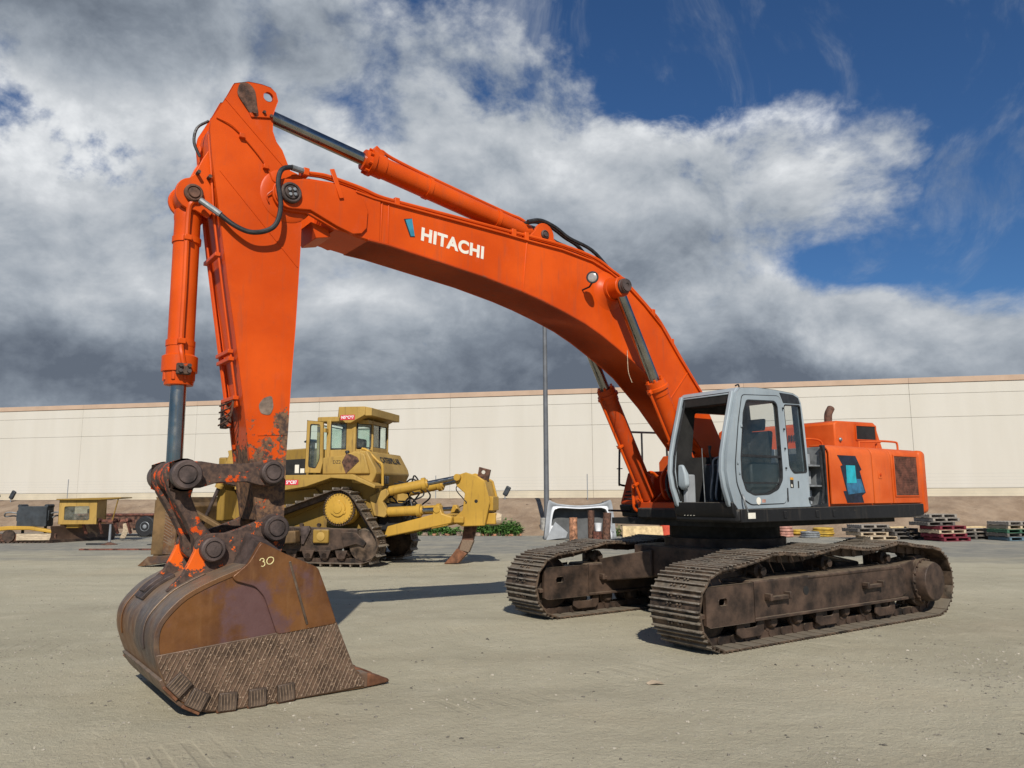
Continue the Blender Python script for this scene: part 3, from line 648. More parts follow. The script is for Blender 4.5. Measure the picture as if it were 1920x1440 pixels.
for s_ in (1, -1):
    MB().holed(ARM, [hole], s_ * .214, s_ * .244).build('arm_side_plate', 'orange_arm', armo, bevel=.004)
    pl = [(7.30, 5.69), (7.21, 5.70), (7.15, 5.64), (7.13, 5.50), (7.10, 5.38), (7.16, 5.36), (7.25, 5.46), (7.33, 5.56)]
    MB().prism(roundpoly(pl, .05), s_ * .244, s_ * .262).build('pin_retainer', 'rust_pipe', armo, bevel=.005)
    bolts(MB(), [(7.16, 5.41), (7.06, 5.44), (6.99, 5.42)], s_ * .244, s_ * .285, .016).build('bolt', 'rust_pipe', armo)
    MB().prism([(7.20, 5.40), (6.97, 5.46), (6.97, 5.41), (7.18, 5.36)], s_ * .244, s_ * .262).build('retainer_bar', 'orange_arm', armo, bevel=.004)
    MB().lathe((6.79, s_ * .244, 4.65), (6.79, s_ * .3, 4.65), [(0, .27), (.004, .27), (.012, .255), (.016, .18)], 28).build('pivot_boss', 'orange_arm', armo)
    # doubler plate edge and hinge stiffeners
    for (xa, za, xb, zb) in ((7.43, 5.48, 6.82, 4.93), (7.44, 4.75, 6.66, 3.95), (6.70, 2.30, 6.98, 2.28)):
        MB().bar((xa, s_ * .246, za), (xb, s_ * .246, zb), .012, .008, (0, 1, 0)).build('weld_seam', 'orange_arm', armo)
    # bucket-cylinder bracket on the front of the arm
    BR = [(7.50, 5.02), (7.58, 4.86), (7.64, 4.70)] + circ(7.645, 4.50, .155, 12, 75, -100) + [(7.50, 4.30), (7.43, 4.40)]
    MB().prism(BR, s_ * .115, s_ * .155).build('cylinder_bracket', 'orange_arm', armo, bevel=.006)
    pin(MB(), 7.645, 4.50, s_ * .155, s_ * .20, .085).build('bracket_pin', 'rust_pipe', armo)
    bolts(MB(), [(7.62, 4.70), (7.52, 4.68)], s_ * .15, s_ * .23, .018).build('bolt', 'orange_linkage', armo)
    MB().tube([(x + .004, s_ * .208, z) for x, z in [(6.955, 1.63), (7.02, 2.02), (7.12, 2.67), (7.22, 3.26), (7.30, 3.68), (7.39, 4.23), (7.44, 4.52), (7.50, 4.85), (7.53, 5.13)]], .008, 6).build('weld_bead', 'orange_arm', armo)
# small pipe on the side and clips
MB().tube(curve([(7.50, .252, 5.26), (7.36, .262, 5.22), (7.24, .262, 5.13), (7.10, .262, 5.0), (7.0, .262, 4.88), (6.95, .262, 4.78), (6.90, .275, 4.74), (6.95, .29, 4.66), (7.0, .28, 4.60), (6.98, .275, 4.54)], 4), .0075, 6).build('grease_line', 'orange_arm', armo)
for x, z in ((7.26, 5.14), (7.02, 4.89)): MB().box(x - .025, x + .025, .244, .285, z - .022, z + .022).build('line_clip', 'orange_arm', armo, bevel=.004)
for y in (-.12, -.16, .185):
    MB().tube(curve([(7.545, y, 5.10), (7.50, y, 4.70), (7.455, y, 4.30), (7.37, y, 3.78), (7.28, y, 3.25), (7.19, y, 2.72), (7.16, y, 2.55)], 3), .012, 6).build('front_pipe', 'orange_arm', armo)
for z_, x_ in ((3.95, 7.395), (3.05, 7.235), (2.98, 7.225), (2.62, 7.165)):
    MB().box(x_ - .01, x_ + .04, -.19, .21, z_ - .018, z_ + .018).build('line_clip', 'orange_arm', armo, bevel=.004)
MB().box(7.13, 7.20, -.21, -.06, 2.36, 2.62).build('valve_block', 'orange_linkage', armo, bevel=.01)
for k in range(4): MB().tube(curve([(7.20, -.19 + .03 * k, 2.40 + .06 * k), (7.25, -.05, 2.38 + .06 * k), (7.20, .12, 2.44 + .05 * k), (7.19, .18, 2.62)], 4), .008, 5).build('front_pipe', 'rust_pipe', armo)
MB().prism(roundpoly([(6.94, 2.63), (6.86, 2.66), (6.84, 2.55), (6.87, 2.47), (6.96, 2.48), (6.985, 2.56)], .03), .2445, .249).build('paint_scar', 'rubble', armo)
MB().tube(curve([(7.52, .05, 5.30), (7.62, .05, 5.20), (7.64, .05, 5.05), (7.58, .05, 4.92)], 4), .014, 6).build('hose', 'rubber', armo)

# ---- bucket cylinder
bt, bb = Vector((7.645, 0, 4.50)), Vector((7.635, 0, 1.90)); d = (bb - bt).normalized()
bc = MB().lathe(bt, bb, [(.10, .06), (.13, .118), (.20, .122), (.24, .116), (1.38, .116), (1.385, .124), (1.50, .124), (1.52, .155), (1.66, .155), (1.665, .138), (1.78, .125), (1.785, .08)], 28).build('bucket_cylinder', 'orange_paint', ex)
MB().cyl(bt + d * 1.7, bb, .070, 24).build('rod', 'chrome', bc)
MB().lathe(bt + Vector((0, -.11, 0)), bt + Vector((0, .11, 0)), [(0, .125), (.22, .125)], 24).build('base_eye', 'orange_paint', bc, bevel=.01)
MB().lathe(bb + Vector((0, -.12, 0)), bb + Vector((0, .12, 0)), [(0, .13), (.24, .13)], 24).build('rod_eye', 'orange_linkage', bc, bevel=.01)
MB().tube(curve([(7.60, .16, 4.43), (7.66, .16, 4.40), (7.675, .145, 4.25), (7.67, .14, 3.6), (7.67, .14, 3.10), (7.66, .16, 2.98), (7.64, .165, 2.88)], 5), .024, 8).build('pipe', 'orange_paint', bc)
for z_ in (4.08, 3.10): MB().lathe((7.642, 0, z_ + .03), (7.642, 0, z_ - .03), [(0, .116), (0, .128), (.055, .128), (.055, .116)], 24).build('clamp_band', 'orange_paint', bc)
for z_ in (4.05, 3.08): MB().box(7.635, 7.70, .115, .175, z_, z_ + .05).build('clamp', 'orange_paint', bc, bevel=.005)
MB().box(7.58, 7.70, .13, .19, 2.80, 2.90).build('port_block', 'orange_linkage', bc, bevel=.008)
bolts(MB(), [(7.60, 2.83), (7.60, 2.88), (7.675, 2.83), (7.675, 2.88)], .18, .215, .018).build('bolt', 'dark_steel', bc)
for k in range(8):
    an = k * .785 + .2; MB().cyl((7.64 + .125 * math.cos(an), .125 * math.sin(an), 2.84), (7.64 + .125 * math.cos(an), .125 * math.sin(an), 2.76), .02, 6).build('gland_bolt', 'orange_paint', bc)

# ---- linkage
A_, B_ = (7.635, 1.90), (6.89, 1.93)
for s_ in (1, -1):
    prof = circ(A_[0], A_[1], .135, 14, 60, 300) + [(7.50, 1.79), (7.36, 1.835), (7.10, 1.845), (6.98, 1.815)] + circ(B_[0], B_[1], .125, 12, -70, -290) + [(6.99, 2.03), (7.10, 2.01), (7.36, 2.00), (7.50, 2.02)]
    gl = MB().prism(prof, s_ * .31, s_ * .385).build('guide_link', 'orange_linkage', ex, bevel=.008)
    pin(MB(), *A_, s_ * .385, s_ * .50, .125, .075).build('link_pin', 'dark_steel', gl); pin(MB(), *B_, s_ * .385, s_ * .47, .105, .068).build('link_pin', 'dark_steel', gl)
MB().cyl((B_[0], -.33, B_[1]), (B_[0], .33, B_[1]), .10, 20).build('arm_link_boss', 'dark_steel', armo)
K_ = (7.375, 1.265)
hl = MB()
for s_ in (1, -1):
    hl.prism(circ(A_[0], A_[1], .135, 12, -10, 190) + [(7.545, 1.72), (7.45, 1.50), (7.30, 1.33)] + circ(K_[0], K_[1], .115, 10, 200, 340) + [(7.50, 1.36), (7.60, 1.55), (7.72, 1.75)], s_ * .13, s_ * .285)
hl.prism([(7.60, 1.74), (7.45, 1.42), (7.43, 1.36), (7.50, 1.40), (7.66, 1.72)], -.13, .13)
hlo = hl.build('tipping_link', 'orange_linkage', ex, bevel=.015)

# ---- bucket
OUT_ = [(7.085, 1.335), (6.86, 1.22), (6.575, 1.095), (6.49, .89), (6.385, .62), (6.32, .48), (6.20, .19), (6.10, .12), (6.10, .022), (6.42, .012), (6.75, .008), (7.0, .006), (7.27, .006), (7.43, .018), (7.53, .05), (7.66, .135), (7.77, .26), (7.85, .45), (7.88, .58), (7.87, .71), (7.80, .82), (7.67, .94), (7.48, 1.035), (7.32, 1.095), (7.20, 1.15)]
WR = [(6.90, 1.20), (7.20, 1.135), (7.32, 1.095), (7.48, 1.035), (7.67, .94), (7.80, .82), (7.87, .71), (7.883, .58), (7.855, .45), (7.775, .26), (7.665, .13), (7.53, .045), (7.43, .014), (7.27, .004), (7.0, .004), (6.10, .012)]
WR3 = [(p.x, p.z) for p in curve([(x, 0, z) for x, z in WR], 3)]
bk = strip_along(WR3, -.775, .775, .04, 1)
OUT_ = [(x, z) if k < 8 else (x + (7.05 - x) * .02, z + (.6 - z) * .035) for k, (x, z) in enumerate(OUT_)]
buck = bk.build('bucket', 'wrap_steel', ex, bevel=.004)
NRM = []
for s_ in (1, -1):
    MB().prism(OUT_, s_ * .735, s_ * .768).build('bucket_side_plate', 'bucket_rust', buck, bevel=.005)
    P30 = roundpoly([(7.085, 1.335), (6.86, 1.22), (6.575, 1.095), (6.49, .89), (6.385, .60), (6.92, .56), (7.04, .88), (7.12, .97), (7.29, 1.025), (7.315, 1.06), (7.18, 1.17)], .035)
    MB().prism(P30, s_ * .768, s_ * .796).build('side_cutter', 'bucket_rust', buck, bevel=.006)
    TR = [(7.862, .50), (6.385, .615), (6.20, .19), (6.105, .10), (6.105, .03), (6.45, .018), (7.0, .012), (7.30, .012), (7.44, .025), (7.545, .06), (7.67, .145), (7.775, .27), (7.845, .42)]
    tp = MB().prism(TR, s_ * .768, s_ * .788).build('wear_plate', 'wear_steel', buck, bevel=.004)
    # hard-facing: crossed weld beads with a dot on each crossing
    wl = MB(); q = random.Random(11)
    def clip(px, pz, dx, dz):
        hits = []
        for i in range(len(TR)):
            ax, az = TR[i]; bx_, bz_ = TR[(i + 1) % len(TR)]; ex_, ez_ = bx_ - ax, bz_ - az
            den = dx * ez_ - dz * ex_
            if abs(den) < 1e-9: continue
            t_ = ((ax - px) * ez_ - (az - pz) * ex_) / den; u_ = ((ax - px) * dz - (az - pz) * dx) / den
            if 0 <= u_ < 1: hits.append(t_)
        hits.sort(); return [(hits[i], hits[i + 1]) for i in range(0, len(hits) - 1, 2)]
    for dirx, dirz, sp, hh in ((-.42, .907, .036, .009), (.55, .835, .055, .006)):
        nx_, nz_ = -dirz, dirx
        for k in range(-60, 60):
            o_ = k * sp + q.uniform(-.004, .004); px, pz = 7.0 + nx_ * o_, .3 + nz_ * o_
            for t0, t1 in clip(px, pz, dirx, dirz):
                t0 += .012; t1 -= .012
                if t1 - t0 < .03: continue
                n_ = max(2, int((t1 - t0) / .10)); pts = []
                for j in range(n_ + 1):
                    tt = t0 + (t1 - t0) * j / n_; w_ = q.uniform(-.003, .003)
                    pts.append((px + dirx * tt + nx_ * w_, pz + dirz * tt + nz_ * w_))
                rings = [[(x + nx_ * .0055, s_ * .787, z + nz_ * .0055), (x, s_ * (.788 + hh * q.uniform(.6, 1.2)), z), (x - nx_ * .0055, s_ * .787, z - nz_ * .0055)] for x, z in pts]
                wl.loft(rings, True)
    for _ in range(420):
        x, z = q.uniform(6.1, 7.87), q.uniform(.02, .62)
        c_ = clip(x, z, 1, 0)
        if not any(a_ + .02 < 0 < b_ - .02 for a_, b_ in c_): continue
        r_ = q.uniform(.007, .012)
        wl.add([(x + r_, s_ * .787, z), (x, s_ * .787, z + r_), (x - r_, s_ * .787, z), (x, s_ * .787, z - r_), (x, s_ * (.798 + .006 * q.random()), z)], [(0, 1, 4), (1, 2, 4), (2, 3, 4), (3, 0, 4)])
    stuff(wl.build('weld_beads', 'weld_bead', buck, smooth=80))
    # wear blocks round the heel
    for (x, z, an) in ((7.685, .265, 47), (7.545, .135, 30), (7.31, .085, 3), (7.07, .082, 0), (6.83, .086, -3)):
        bl = MB().box(-.072, .072, -.02, .02, -.07, .07).build('wear_block', 'block_steel', buck, bevel=.006)
        bl.matrix_local = Matrix.Translation((x, s_ * .803, z)) @ Matrix.Rotation(R(-an), 4, 'Y')
        hb_ = MB()
        for k in range(5): hb_.bar((-.05 + .025 * k, s_ * .021, -.06), (-.075 + .025 * k + .035, s_ * .021, .06), .007, .01, (0, 1, 0))
        inst_ = hb_.build('block_beads', 'weld_bead', bl, smooth=0)
        ft = MB().box(-.075, .075, -.03, .03, -.012, .012).build('heel_shoe', 'tooth_steel', buck, bevel=.004)
        dn = .085; ft.matrix_local = Matrix.Translation((x + dn * math.sin(R(an)), s_ * .775, max(.013, z - dn * math.cos(R(an))))) @ Matrix.Rotation(R(-an), 4, 'Y')
    # vertical weld of the cutter
    MB().bar((6.835, s_ * .797, 1.16), (6.66, s_ * .797, .62), .022, .014, (0, 1, 0)).build('weld_seam', 'track_steel', buck, bevel=.005)
    # hinge ear
    EAR = circ(6.835, 1.425, .135, 12, 195, 45) + [(6.97, 1.50), (7.14, 1.435), (7.26, 1.40)] + circ(7.375, 1.265, .135, 9, 95, -5) + [(7.545, 1.17), (7.60, 1.06), (7.72, .93), (7.60, .92), (7.2, 1.05), (6.80, 1.10), (6.72, 1.30)]
    MB().prism(EAR, s_ * .295, s_ * .365).build('hinge_ear', 'ear_paint', buck, bevel=.008)
    pin(MB(), 6.835, 1.43, s_ * .365, s_ * .46, .115, .072).build('bucket_pin', 'dark_steel', buck); pin(MB(), 7.375, 1.265, s_ * .365, s_ * .455, .105, .066).build('bucket_pin', 'dark_steel', buck)
    # sloping gusset from ear to side plate
    a_, b_, c_, d_ = Vector((7.20, s_ * .36, 1.10)), Vector((7.09, s_ * .36, 1.40)), Vector((7.07, s_ * .76, 1.30)), Vector((7.17, s_ * .76, 1.12))
    th = Vector((-.16, 0, -.04)); MB().add([a_, b_, c_, d_, a_ + th, b_ + th, c_ + th, d_ + th], [(0, 1, 2, 3), (7, 6, 5, 4), (0, 4, 5, 1), (1, 5, 6, 2), (2, 6, 7, 3), (3, 7, 4, 0)]).build('gusset', 'dark_steel', buck, bevel=.012)
MB().box(6.80, 7.40, -.30, .30, 1.02, 1.20).build('torque_tube', 'dark_steel', buck, bevel=.02)
# strips across the back of the bucket
def back_patch(name, i0, i1, y0, y1, th, m):
    seg_ = WR3[i0:i1]; return strip_along(seg_, y0, y1, th, -1).build(name, m, buck, bevel=.005)
back_patch('wear_strip', 10, 16, -.40, -.10, .03, 'dark_steel'); back_patch('wear_strip', 8, 24, .30, .42, .012, 'wrap_steel'); back_patch('wear_strip', 11, 15, -.33, -.17, .05, 'dark_steel'); back_patch('wear_strip', 8, 24, -.62, -.54, .012, 'wrap_steel'); back_patch('heel_strip', 26, 33, -.79, .785, .028, 'wear_steel')
for v_ in (.70, .36, 0, -.36, -.70):
    ad = MB().loft([[(6.26, v_ - .075, .16), (6.26, v_ + .075, .16), (6.26, v_ + .075, .005), (6.26, v_ - .075, .005)], [(6.06, v_ - .07, .14), (6.06, v_ + .07, .14), (6.06, v_ + .07, .008), (6.06, v_ - .07, .008)]]).build('tooth_adapter', 'wear_steel', buck, bevel=.012)
    MB().loft([[(6.07, v_ - .064, .135), (6.07, v_ + .064, .135), (6.07, v_ + .064, .008), (6.07, v_ - .064, .008)], [(5.94, v_ - .055, .095), (5.94, v_ + .055, .095), (5.94, v_ + .055, .012), (5.94, v_ - .055, .012)], [(5.83, v_ - .045, .045), (5.83, v_ + .045, .045), (5.83, v_ + .045, .018), (5.83, v_ - .045, .018)]]).build('tooth', 'tooth_steel', ad, bevel=.012)
for o_ in [buck] + [k_ for k_ in ex.children_recursive if k_.parent == buck or (k_.parent and k_.parent.parent == buck)]:   # a little narrower on the far side
    if o_.type == 'MESH' and o_.matrix_local == Matrix.Identity(4):
        for v_ in o_.data.vertices:
            if v_.co.y < -.4: v_.co.y = -.4 + (v_.co.y + .4) * .78
    elif o_.parent == buck and o_.location.y < -.4: o_.location.y = -.4 + (o_.location.y + .4) * .78
ch = MB()
for pts in ([(7.095, 1.180), (7.085, 1.195), (7.065, 1.195), (7.058, 1.180), (7.068, 1.170), (7.055, 1.165), (7.05, 1.145), (7.065, 1.13), (7.08, 1.135)], [(7.0, 1.205), (7.02, 1.20), (7.035, 1.175), (7.025, 1.15), (7.0, 1.148), (6.978, 1.17), (6.98, 1.195), (7.0, 1.205)]):
    ch.tube(curve([(x, .7965, z) for x, z in pts], 4), .0042, 5)
ch.build('chalk_number', 'chalk_yellow', buck)

# ---- undercarriage
PATH = []
for k in range(41): PATH.append((-2.30 + 4.48 * k / 40, 0.0))
PATH += [(2.18 + .47 * math.sin(R(a)), .47 - .47 * math.cos(R(a))) for a in range(6, 181, 6)]
PATH += [(p.x, p.z) for p in curve([(2.18, 0, .94), (1.72, 0, .985), (1.28, 0, 1.07), (.95, 0, 1.05), (.6, 0, 1.03), (.25, 0, 1.06), (-.05, 0, 1.10), (-.4, 0, 1.06), (-.75, 0, 1.04), (-1.1, 0, 1.06), (-1.43, 0, 1.10), (-1.8, 0, 1.045), (-2.30, 0, 1.0)], 6)][1:-1]
PATH += [(-2.30 - .5 * math.sin(R(a)), .5 + .5 * math.cos(R(a))) for a in range(0, 180, 6)]
def resample(path, n):
    q = path + [path[0]]; cum = [0]
    for i in range(len(q) - 1): cum.append(cum[-1] + math.dist(q[i], q[i + 1]))
    out, j = [], 0
    for k in range(n):
        s_ = cum[-1] * k / n
        while cum[j + 1] < s_: j += 1
        t_ = (s_ - cum[j]) / (cum[j + 1] - cum[j]); out.append((q[j][0] + (q[j + 1][0] - q[j][0]) * t_, q[j][1] + (q[j + 1][1] - q[j][1]) * t_))
    return out, cum[-1]
def shoe_mesh(wd, pitch, name, m, gr=.03, ng=3):
    h = pitch / 2; pr = [(-h - .006, .0)]
    xs = [-h + .012, -.01, h - .05] if ng == 3 else [0.0 - h + .03]
    base = .0
    prof = [(-h - .004, .010), (-h - .004, -.004)]
    for x in xs: prof += [(x - .013, -.004), (x - .008, -.004 - gr), (x + .008, -.004 - gr), (x + .013, -.004)]
    prof += [(h - .022, -.004), (h - .022, .012), (h - .05, .016), (-h + .03, .016)]
    mb = MB().prism(prof, -wd / 2, wd / 2)
    for x in (-.045, .045):
        for y in (-.10, -.05, .05, .10): mb.cyl((x, y, -.004), (x, y, -.026), .014, 6)
    return mb.build(name, m, None, bevel=.004, seg=1)
def make_track(v0, side):
    fr = MB()
    fr.prism([(-1.60, .76), (-1.74, .70), (-1.76, .36), (-1.62, .30), (1.58, .27), (1.60, .74)], v0 - .20, v0 + .235)
    to = fr.build('track', 'track_frame', ex, bevel=.03); to.rotation_euler = (0, 0, TROT); to.location.z = -.014      # grousers bitten into the grit
    MB().box(-1.72, 1.58, v0 - .24, v0 + .272, .285, .318).build('frame_flange', 'track_frame', to, bevel=.006)
    MB().prism([(.5, .735), (-1.55, .752), (-1.62, .70), (.5, .69)], v0 + .18, v0 + .246).build('frame_cap', 'track_frame', to, bevel=.02)
    # idler guard with a slot
    for s_ in (1, -1):
        MB().holed([(2.36, .72), (2.40, .68), (2.40, .31), (2.34, .28), (1.58, .28), (1.58, .725)], [rrect(2.05, 2.19, .50, .585, .035)], v0 + s_ * .235, v0 + s_ * .268).build('idler_guard', 'track_frame', to, bevel=.006)
    MB().box(1.55, 2.36, v0 - .23, v0 + .23, .66, .70).build('guard_top', 'track_frame', to, bevel=.006)
    for s_ in (1, -1): MB().box(2.22, 2.46, v0 + s_ * .10, v0 + s_ * .25, .38, .43).build('guard_lug', 'track_frame', to, bevel=.006)
    for x in (.55,):
        MB().cyl((x, v0 + .22, .56), (x, v0 + .239, .56), .055, 16).build('frame_hole_shade', 'shade_black', to)  # no hole is cut: a black disc paints its shade
    for x in (-.86, 1.15):
        mb = MB().box(x - .20, x + .20, v0 + .235, v0 + .31, .50, .545); mb.box(x - .20, x - .16, v0 + .235, v0 + .33, .50, .58); mb.box(x + .16, x + .20, v0 + .235, v0 + .33, .50, .58)
        mb.build('step', 'track_frame', to, bevel=.006)
    MB().lathe((2.18, v0 - .12, .47), (2.18, v0 + .12, .47), [(0, .30), (.03, .36), (.07, .36), (.07, .40), (.17, .40), (.17, .36), (.21, .36), (.24, .30)], 32).build('idler', 'track_frame', to)
    # final drive
    MB().lathe((-2.25, v0 - .22, .5), (-2.25, v0 + .4, .5), [(0, .30), (.20, .36), (.38, .36), (.40, .315), (.46, .315), (.46, .285), (.56, .275), (.60, .262), (.605, .24), (.605, .01)], 36).build('final_drive', 'track_frame', to, bevel=.006)
    mb = MB()
    for k in range(22):
        an = k * 2 * math.pi / 22; mb.prism([(-2.25 + .34 * math.cos(an - .09), .5 + .34 * math.sin(an - .09)), (-2.25 + .425 * math.cos(an - .045), .5 + .425 * math.sin(an - .045)), (-2.25 + .425 * math.cos(an + .045), .5 + .425 * math.sin(an + .045)), (-2.25 + .34 * math.cos(an + .09), .5 + .34 * math.sin(an + .09))], v0 - .04, v0 + .04)
    mb.build('sprocket', 'track_steel', to)
    mb = MB()
    for k in range(16):
        an = k * math.pi / 8; mb.cyl((-2.25 + .30 * math.cos(an), v0 + .235, .5 + .30 * math.sin(an)), (-2.25 + .30 * math.cos(an), v0 + .262, .5 + .30 * math.sin(an)), .018, 6)
    stuff(mb.build('hub_bolts', 'track_frame', to))
    MB().prism([(-1.6, .74), (-1.85, .78), (-2.05, .80), (-2.05, .25), (-1.6, .30)], v0 - .18, v0 + .2).build('drive_bracket', 'track_frame', to, bevel=.03)
    for x in (1.62, 1.12, .62, .12, -.38, -.88, -1.38):
        MB().lathe((x, v0 - .18, .235), (x, v0 + .18, .235), [(0, .06), (.03, .085), (.06, .09), (.06, .125), (.10, .125), (.10, .10), (.26, .10), (.26, .125), (.30, .125), (.30, .09), (.33, .085), (.36, .06)], 20).build('track_roller', 'track_frame', to)
    for x in (1.62, .12, -1.20):
        for s_ in (1, -1):
            MB().prism([(x + .20, .30), (x + .20, .15), (x + .12, .10), (x - .22, .10), (x - .28, .15), (x - .28, .30), (x - .18, .30), (x - .14, .21), (x + .06, .21), (x + .10, .30)], v0 + s_ * .175, v0 + s_ * .205).build('roller_guard', 'track_frame', to, bevel=.008)
    for x in (1.28, -.05, -1.43):
        z_ = 1.10 if x < 1 else 1.07
        MB().lathe((x, v0 - .14, z_ - .245), (x, v0 + .2, z_ - .245), [(0, .05), (.02, .09), (.08, .09), (.08, .07), (.20, .07), (.20, .09), (.26, .09), (.28, .05), (.33, .05)], 20).build('carrier_roller', 'track_frame', to)
        MB().box(x - .07, x + .07, v0 - .16, v0 - .02, .70, z_ - .22).build('roller_bracket', 'track_frame', to, bevel=.01)
    N_SH = 53; pts, L_ = resample(PATH, N_SH); pitch = L_ / N_SH
    if side == 0: make_track.shoe = shoe_mesh(.75, pitch, 'track_shoe', 'track_steel')
    first = side == 0; ch = MB()
    for k in range(N_SH):
        a = pts[k]; b = pts[(k + 1) % N_SH]; mx, mz = (a[0] + b[0]) / 2, (a[1] + b[1]) / 2
        tx, tz = b[0] - a[0], b[1] - a[1]; l = math.hypot(tx, tz); tx /= l; tz /= l; nx, nz_ = -tz, tx       # inward normal
        M4 = Matrix(((tx, 0, nx, mx + nx * .034), (0, 1, 0, v0), (tz, 0, nz_, mz + nz_ * .034), (0, 0, 0, 1)))
        if first: make_track.shoe.parent = to; make_track.shoe.matrix_local = M4; first = False
        else: inst(make_track.shoe, to, M4)
        for y in (-.09, .09):
            c_ = MB().box(-pitch * .56, pitch * .5, y - .022, y + .022, .014, .105); c_.cyl((-pitch * .5, y - .035, .06), (-pitch * .5, y + .035, .06), .05, 10); c_.xf(M4); ch.add(c_.v, c_.f)
    stuff(ch.build('track_chain', 'track_frame', to, smooth=30))
    return to
make_track(1.475, 0); make_track(-1.475, 1)
car = MB().prism([(-.95, -.9), (-.95, .9), (-.5, 1.02), (.5, 1.02), (.95, .9), (.95, -.9), (.5, -1.02), (-.5, -1.02)], .56, 1.0, axis='z')
for sx in (1, -1):
    for sy in (1, -1):
        car.loft([[(sx * .55, sy * .5, .98), (sx * 1.0, sy * .5, .94), (sx * 1.0, sy * .5, .55), (sx * .55, sy * .5, .55)][::sx * sy], [(sx * .75, sy * 1.30, .80), (sx * 1.30, sy * 1.30, .78), (sx * 1.30, sy * 1.30, .44), (sx * .75, sy * 1.30, .44)][::sx * sy]])
cb = car.build('carbody', 'track_frame', ex, bevel=.02); cb.rotation_euler = (0, 0, TROT)
MB().cyl((0, 0, .98), (0, 0, 1.12), .86, 40).build('swing_bearing', 'track_frame', cb)
MB().cyl((0, 0, 1.12), (0, 0, 1.40), .78, 40).build('swing_ring', 'shade_black', cb)

# ---- house
DK = [(1.66, 1.50), (1.66, .55), (1.20, .50), (1.20, -.58), (.62, -.66), (.62, -1.48), (.5, -1.53), (-2.82, -1.53), (-2.82, 1.53), (1.62, 1.53)]
deck = MB().prism(DK, 1.385, 1.545, axis='z').build('deck', 'black_paint', ex, bevel=.03)
MB().prism([(1.62, 1.545), (1.62, 1.385), (-2.40, 1.375), (-2.82, 1.41), (-2.82, 1.575), (1.0, 1.545)], 1.525, 1.555).build('deck_skirt', 'black_paint', deck, bevel=.01)
MB().box(-2.6, 1.1, -1.2, 1.2, 1.30, 1.39).build('belly_plate', 'shade_black', deck)
for x in (.75, .05, -.35): MB().box(x - .03, x + .03, 1.555, 1.565, 1.42, 1.51).build('skirt_bracket', 'black_paint', deck, bevel=.004)
# engine bay walls and doors
HB = [(-1.53, 1.55), (1.50, 1.55), (1.50, 2.24)] + [(1.40 + .10 * math.cos(R(a)), 2.26 + .10 * math.sin(R(a))) for a in (0, 30, 60, 90)] + [(-1.43, 2.36), (-1.53, 2.26)]
body = MB().prism(HB, -.32, -2.82, axis='x').build('engine_bay', 'orange_house', ex, bevel=.01)
def door_panel(x0, x1, name, holes=None):
    yo, yi = 1.548, 1.522; arc = [(yo - .13 + .13 * math.cos(R(a)), 2.262 + .13 * math.sin(R(a))) for a in range(0, 91, 15)]; arci = [(yo - .13 + .105 * math.cos(R(a)), 2.262 + .105 * math.sin(R(a))) for a in range(0, 91, 15)]
    prof = [(yo, 1.588)] + arc + [(1.25, 2.392), (1.25, 2.367)] + arci[::-1] + [(yi, 1.588)]
    return MB().prism(prof, x0, x1, axis='x').build(name, 'orange_house', body, bevel=.006)
pa = door_panel(-.335, -1.405, 'side_door'); pb_ = door_panel(-1.43, -1.935, 'side_door'); pc = door_panel(-1.955, -2.80, 'grille_door')
MB().box(-2.02, -2.69, 1.549, 1.556, 1.70, 2.275).build('grille', 'rust_pipe', pc, bevel=.003)
mb = MB()
for k in range(26): x = -2.03 - .0256 * k; mb.box(x - .004, x + .004, 1.556, 1.560, 1.71, 2.265)
for k in range(22): z = 1.72 + .0256 * k; mb.box(-2.685, -2.025, 1.5565, 1.5605, z - .003, z + .003)
stuff(mb.build('grille_mesh', 'rust_red', pc, smooth=0))
for x0, x1, z0, z1 in ((-2.0, -2.71, 2.275, 2.295), (-2.0, -2.71, 1.68, 1.70), (-2.0, -2.02, 1.70, 2.275), (-2.69, -2.71, 1.70, 2.275)):
    MB().box(min(x0, x1), max(x0, x1), 1.549, 1.563, z0, z1).build('grille_frame', 'orange_house', pc, bevel=.003)
# stickers on the first door: zig-zag navy stripe, blue field, teal square
MB().prism([(-.52, 2.25), (-.98, 2.25), (-1.12, 2.06), (-1.07, 2.04), (-1.19, 1.74), (-1.09, 1.70), (-1.13, 1.60), (-.70, 1.60), (-.62, 1.76), (-.70, 1.765), (-.585, 2.10), (-.64, 2.115)], 1.5485, 1.5505).build('stripe_decal', 'decal_navy', pa, smooth=0)
MB().prism([(-.685, 1.93), (-1.08, 1.93), (-1.165, 1.745), (-.735, 1.715)], 1.5505, 1.552).build('stripe_decal', 'decal_blue', pa, smooth=0)
MB().prism([(-.72, 2.115), (-.95, 2.115), (-.965, 1.875), (-.72, 1.87)], 1.552, 1.5535).build('square_decal', 'decal_teal', pa, smooth=0)
for k, pth in enumerate(([(-1.56, 1.94), (-1.66, 1.94), (-1.66, 2.05), (-1.56, 2.05)],)):
    MB().prism(pth, 1.5485, 1.556).build('door_latch', 'orange_house', pb_, bevel=.006)
MB().cyl((-1.61, 1.556, 1.995), (-1.61, 1.566, 1.995), .022, 12).build('latch_knob', 'orange_dirty', pb_)
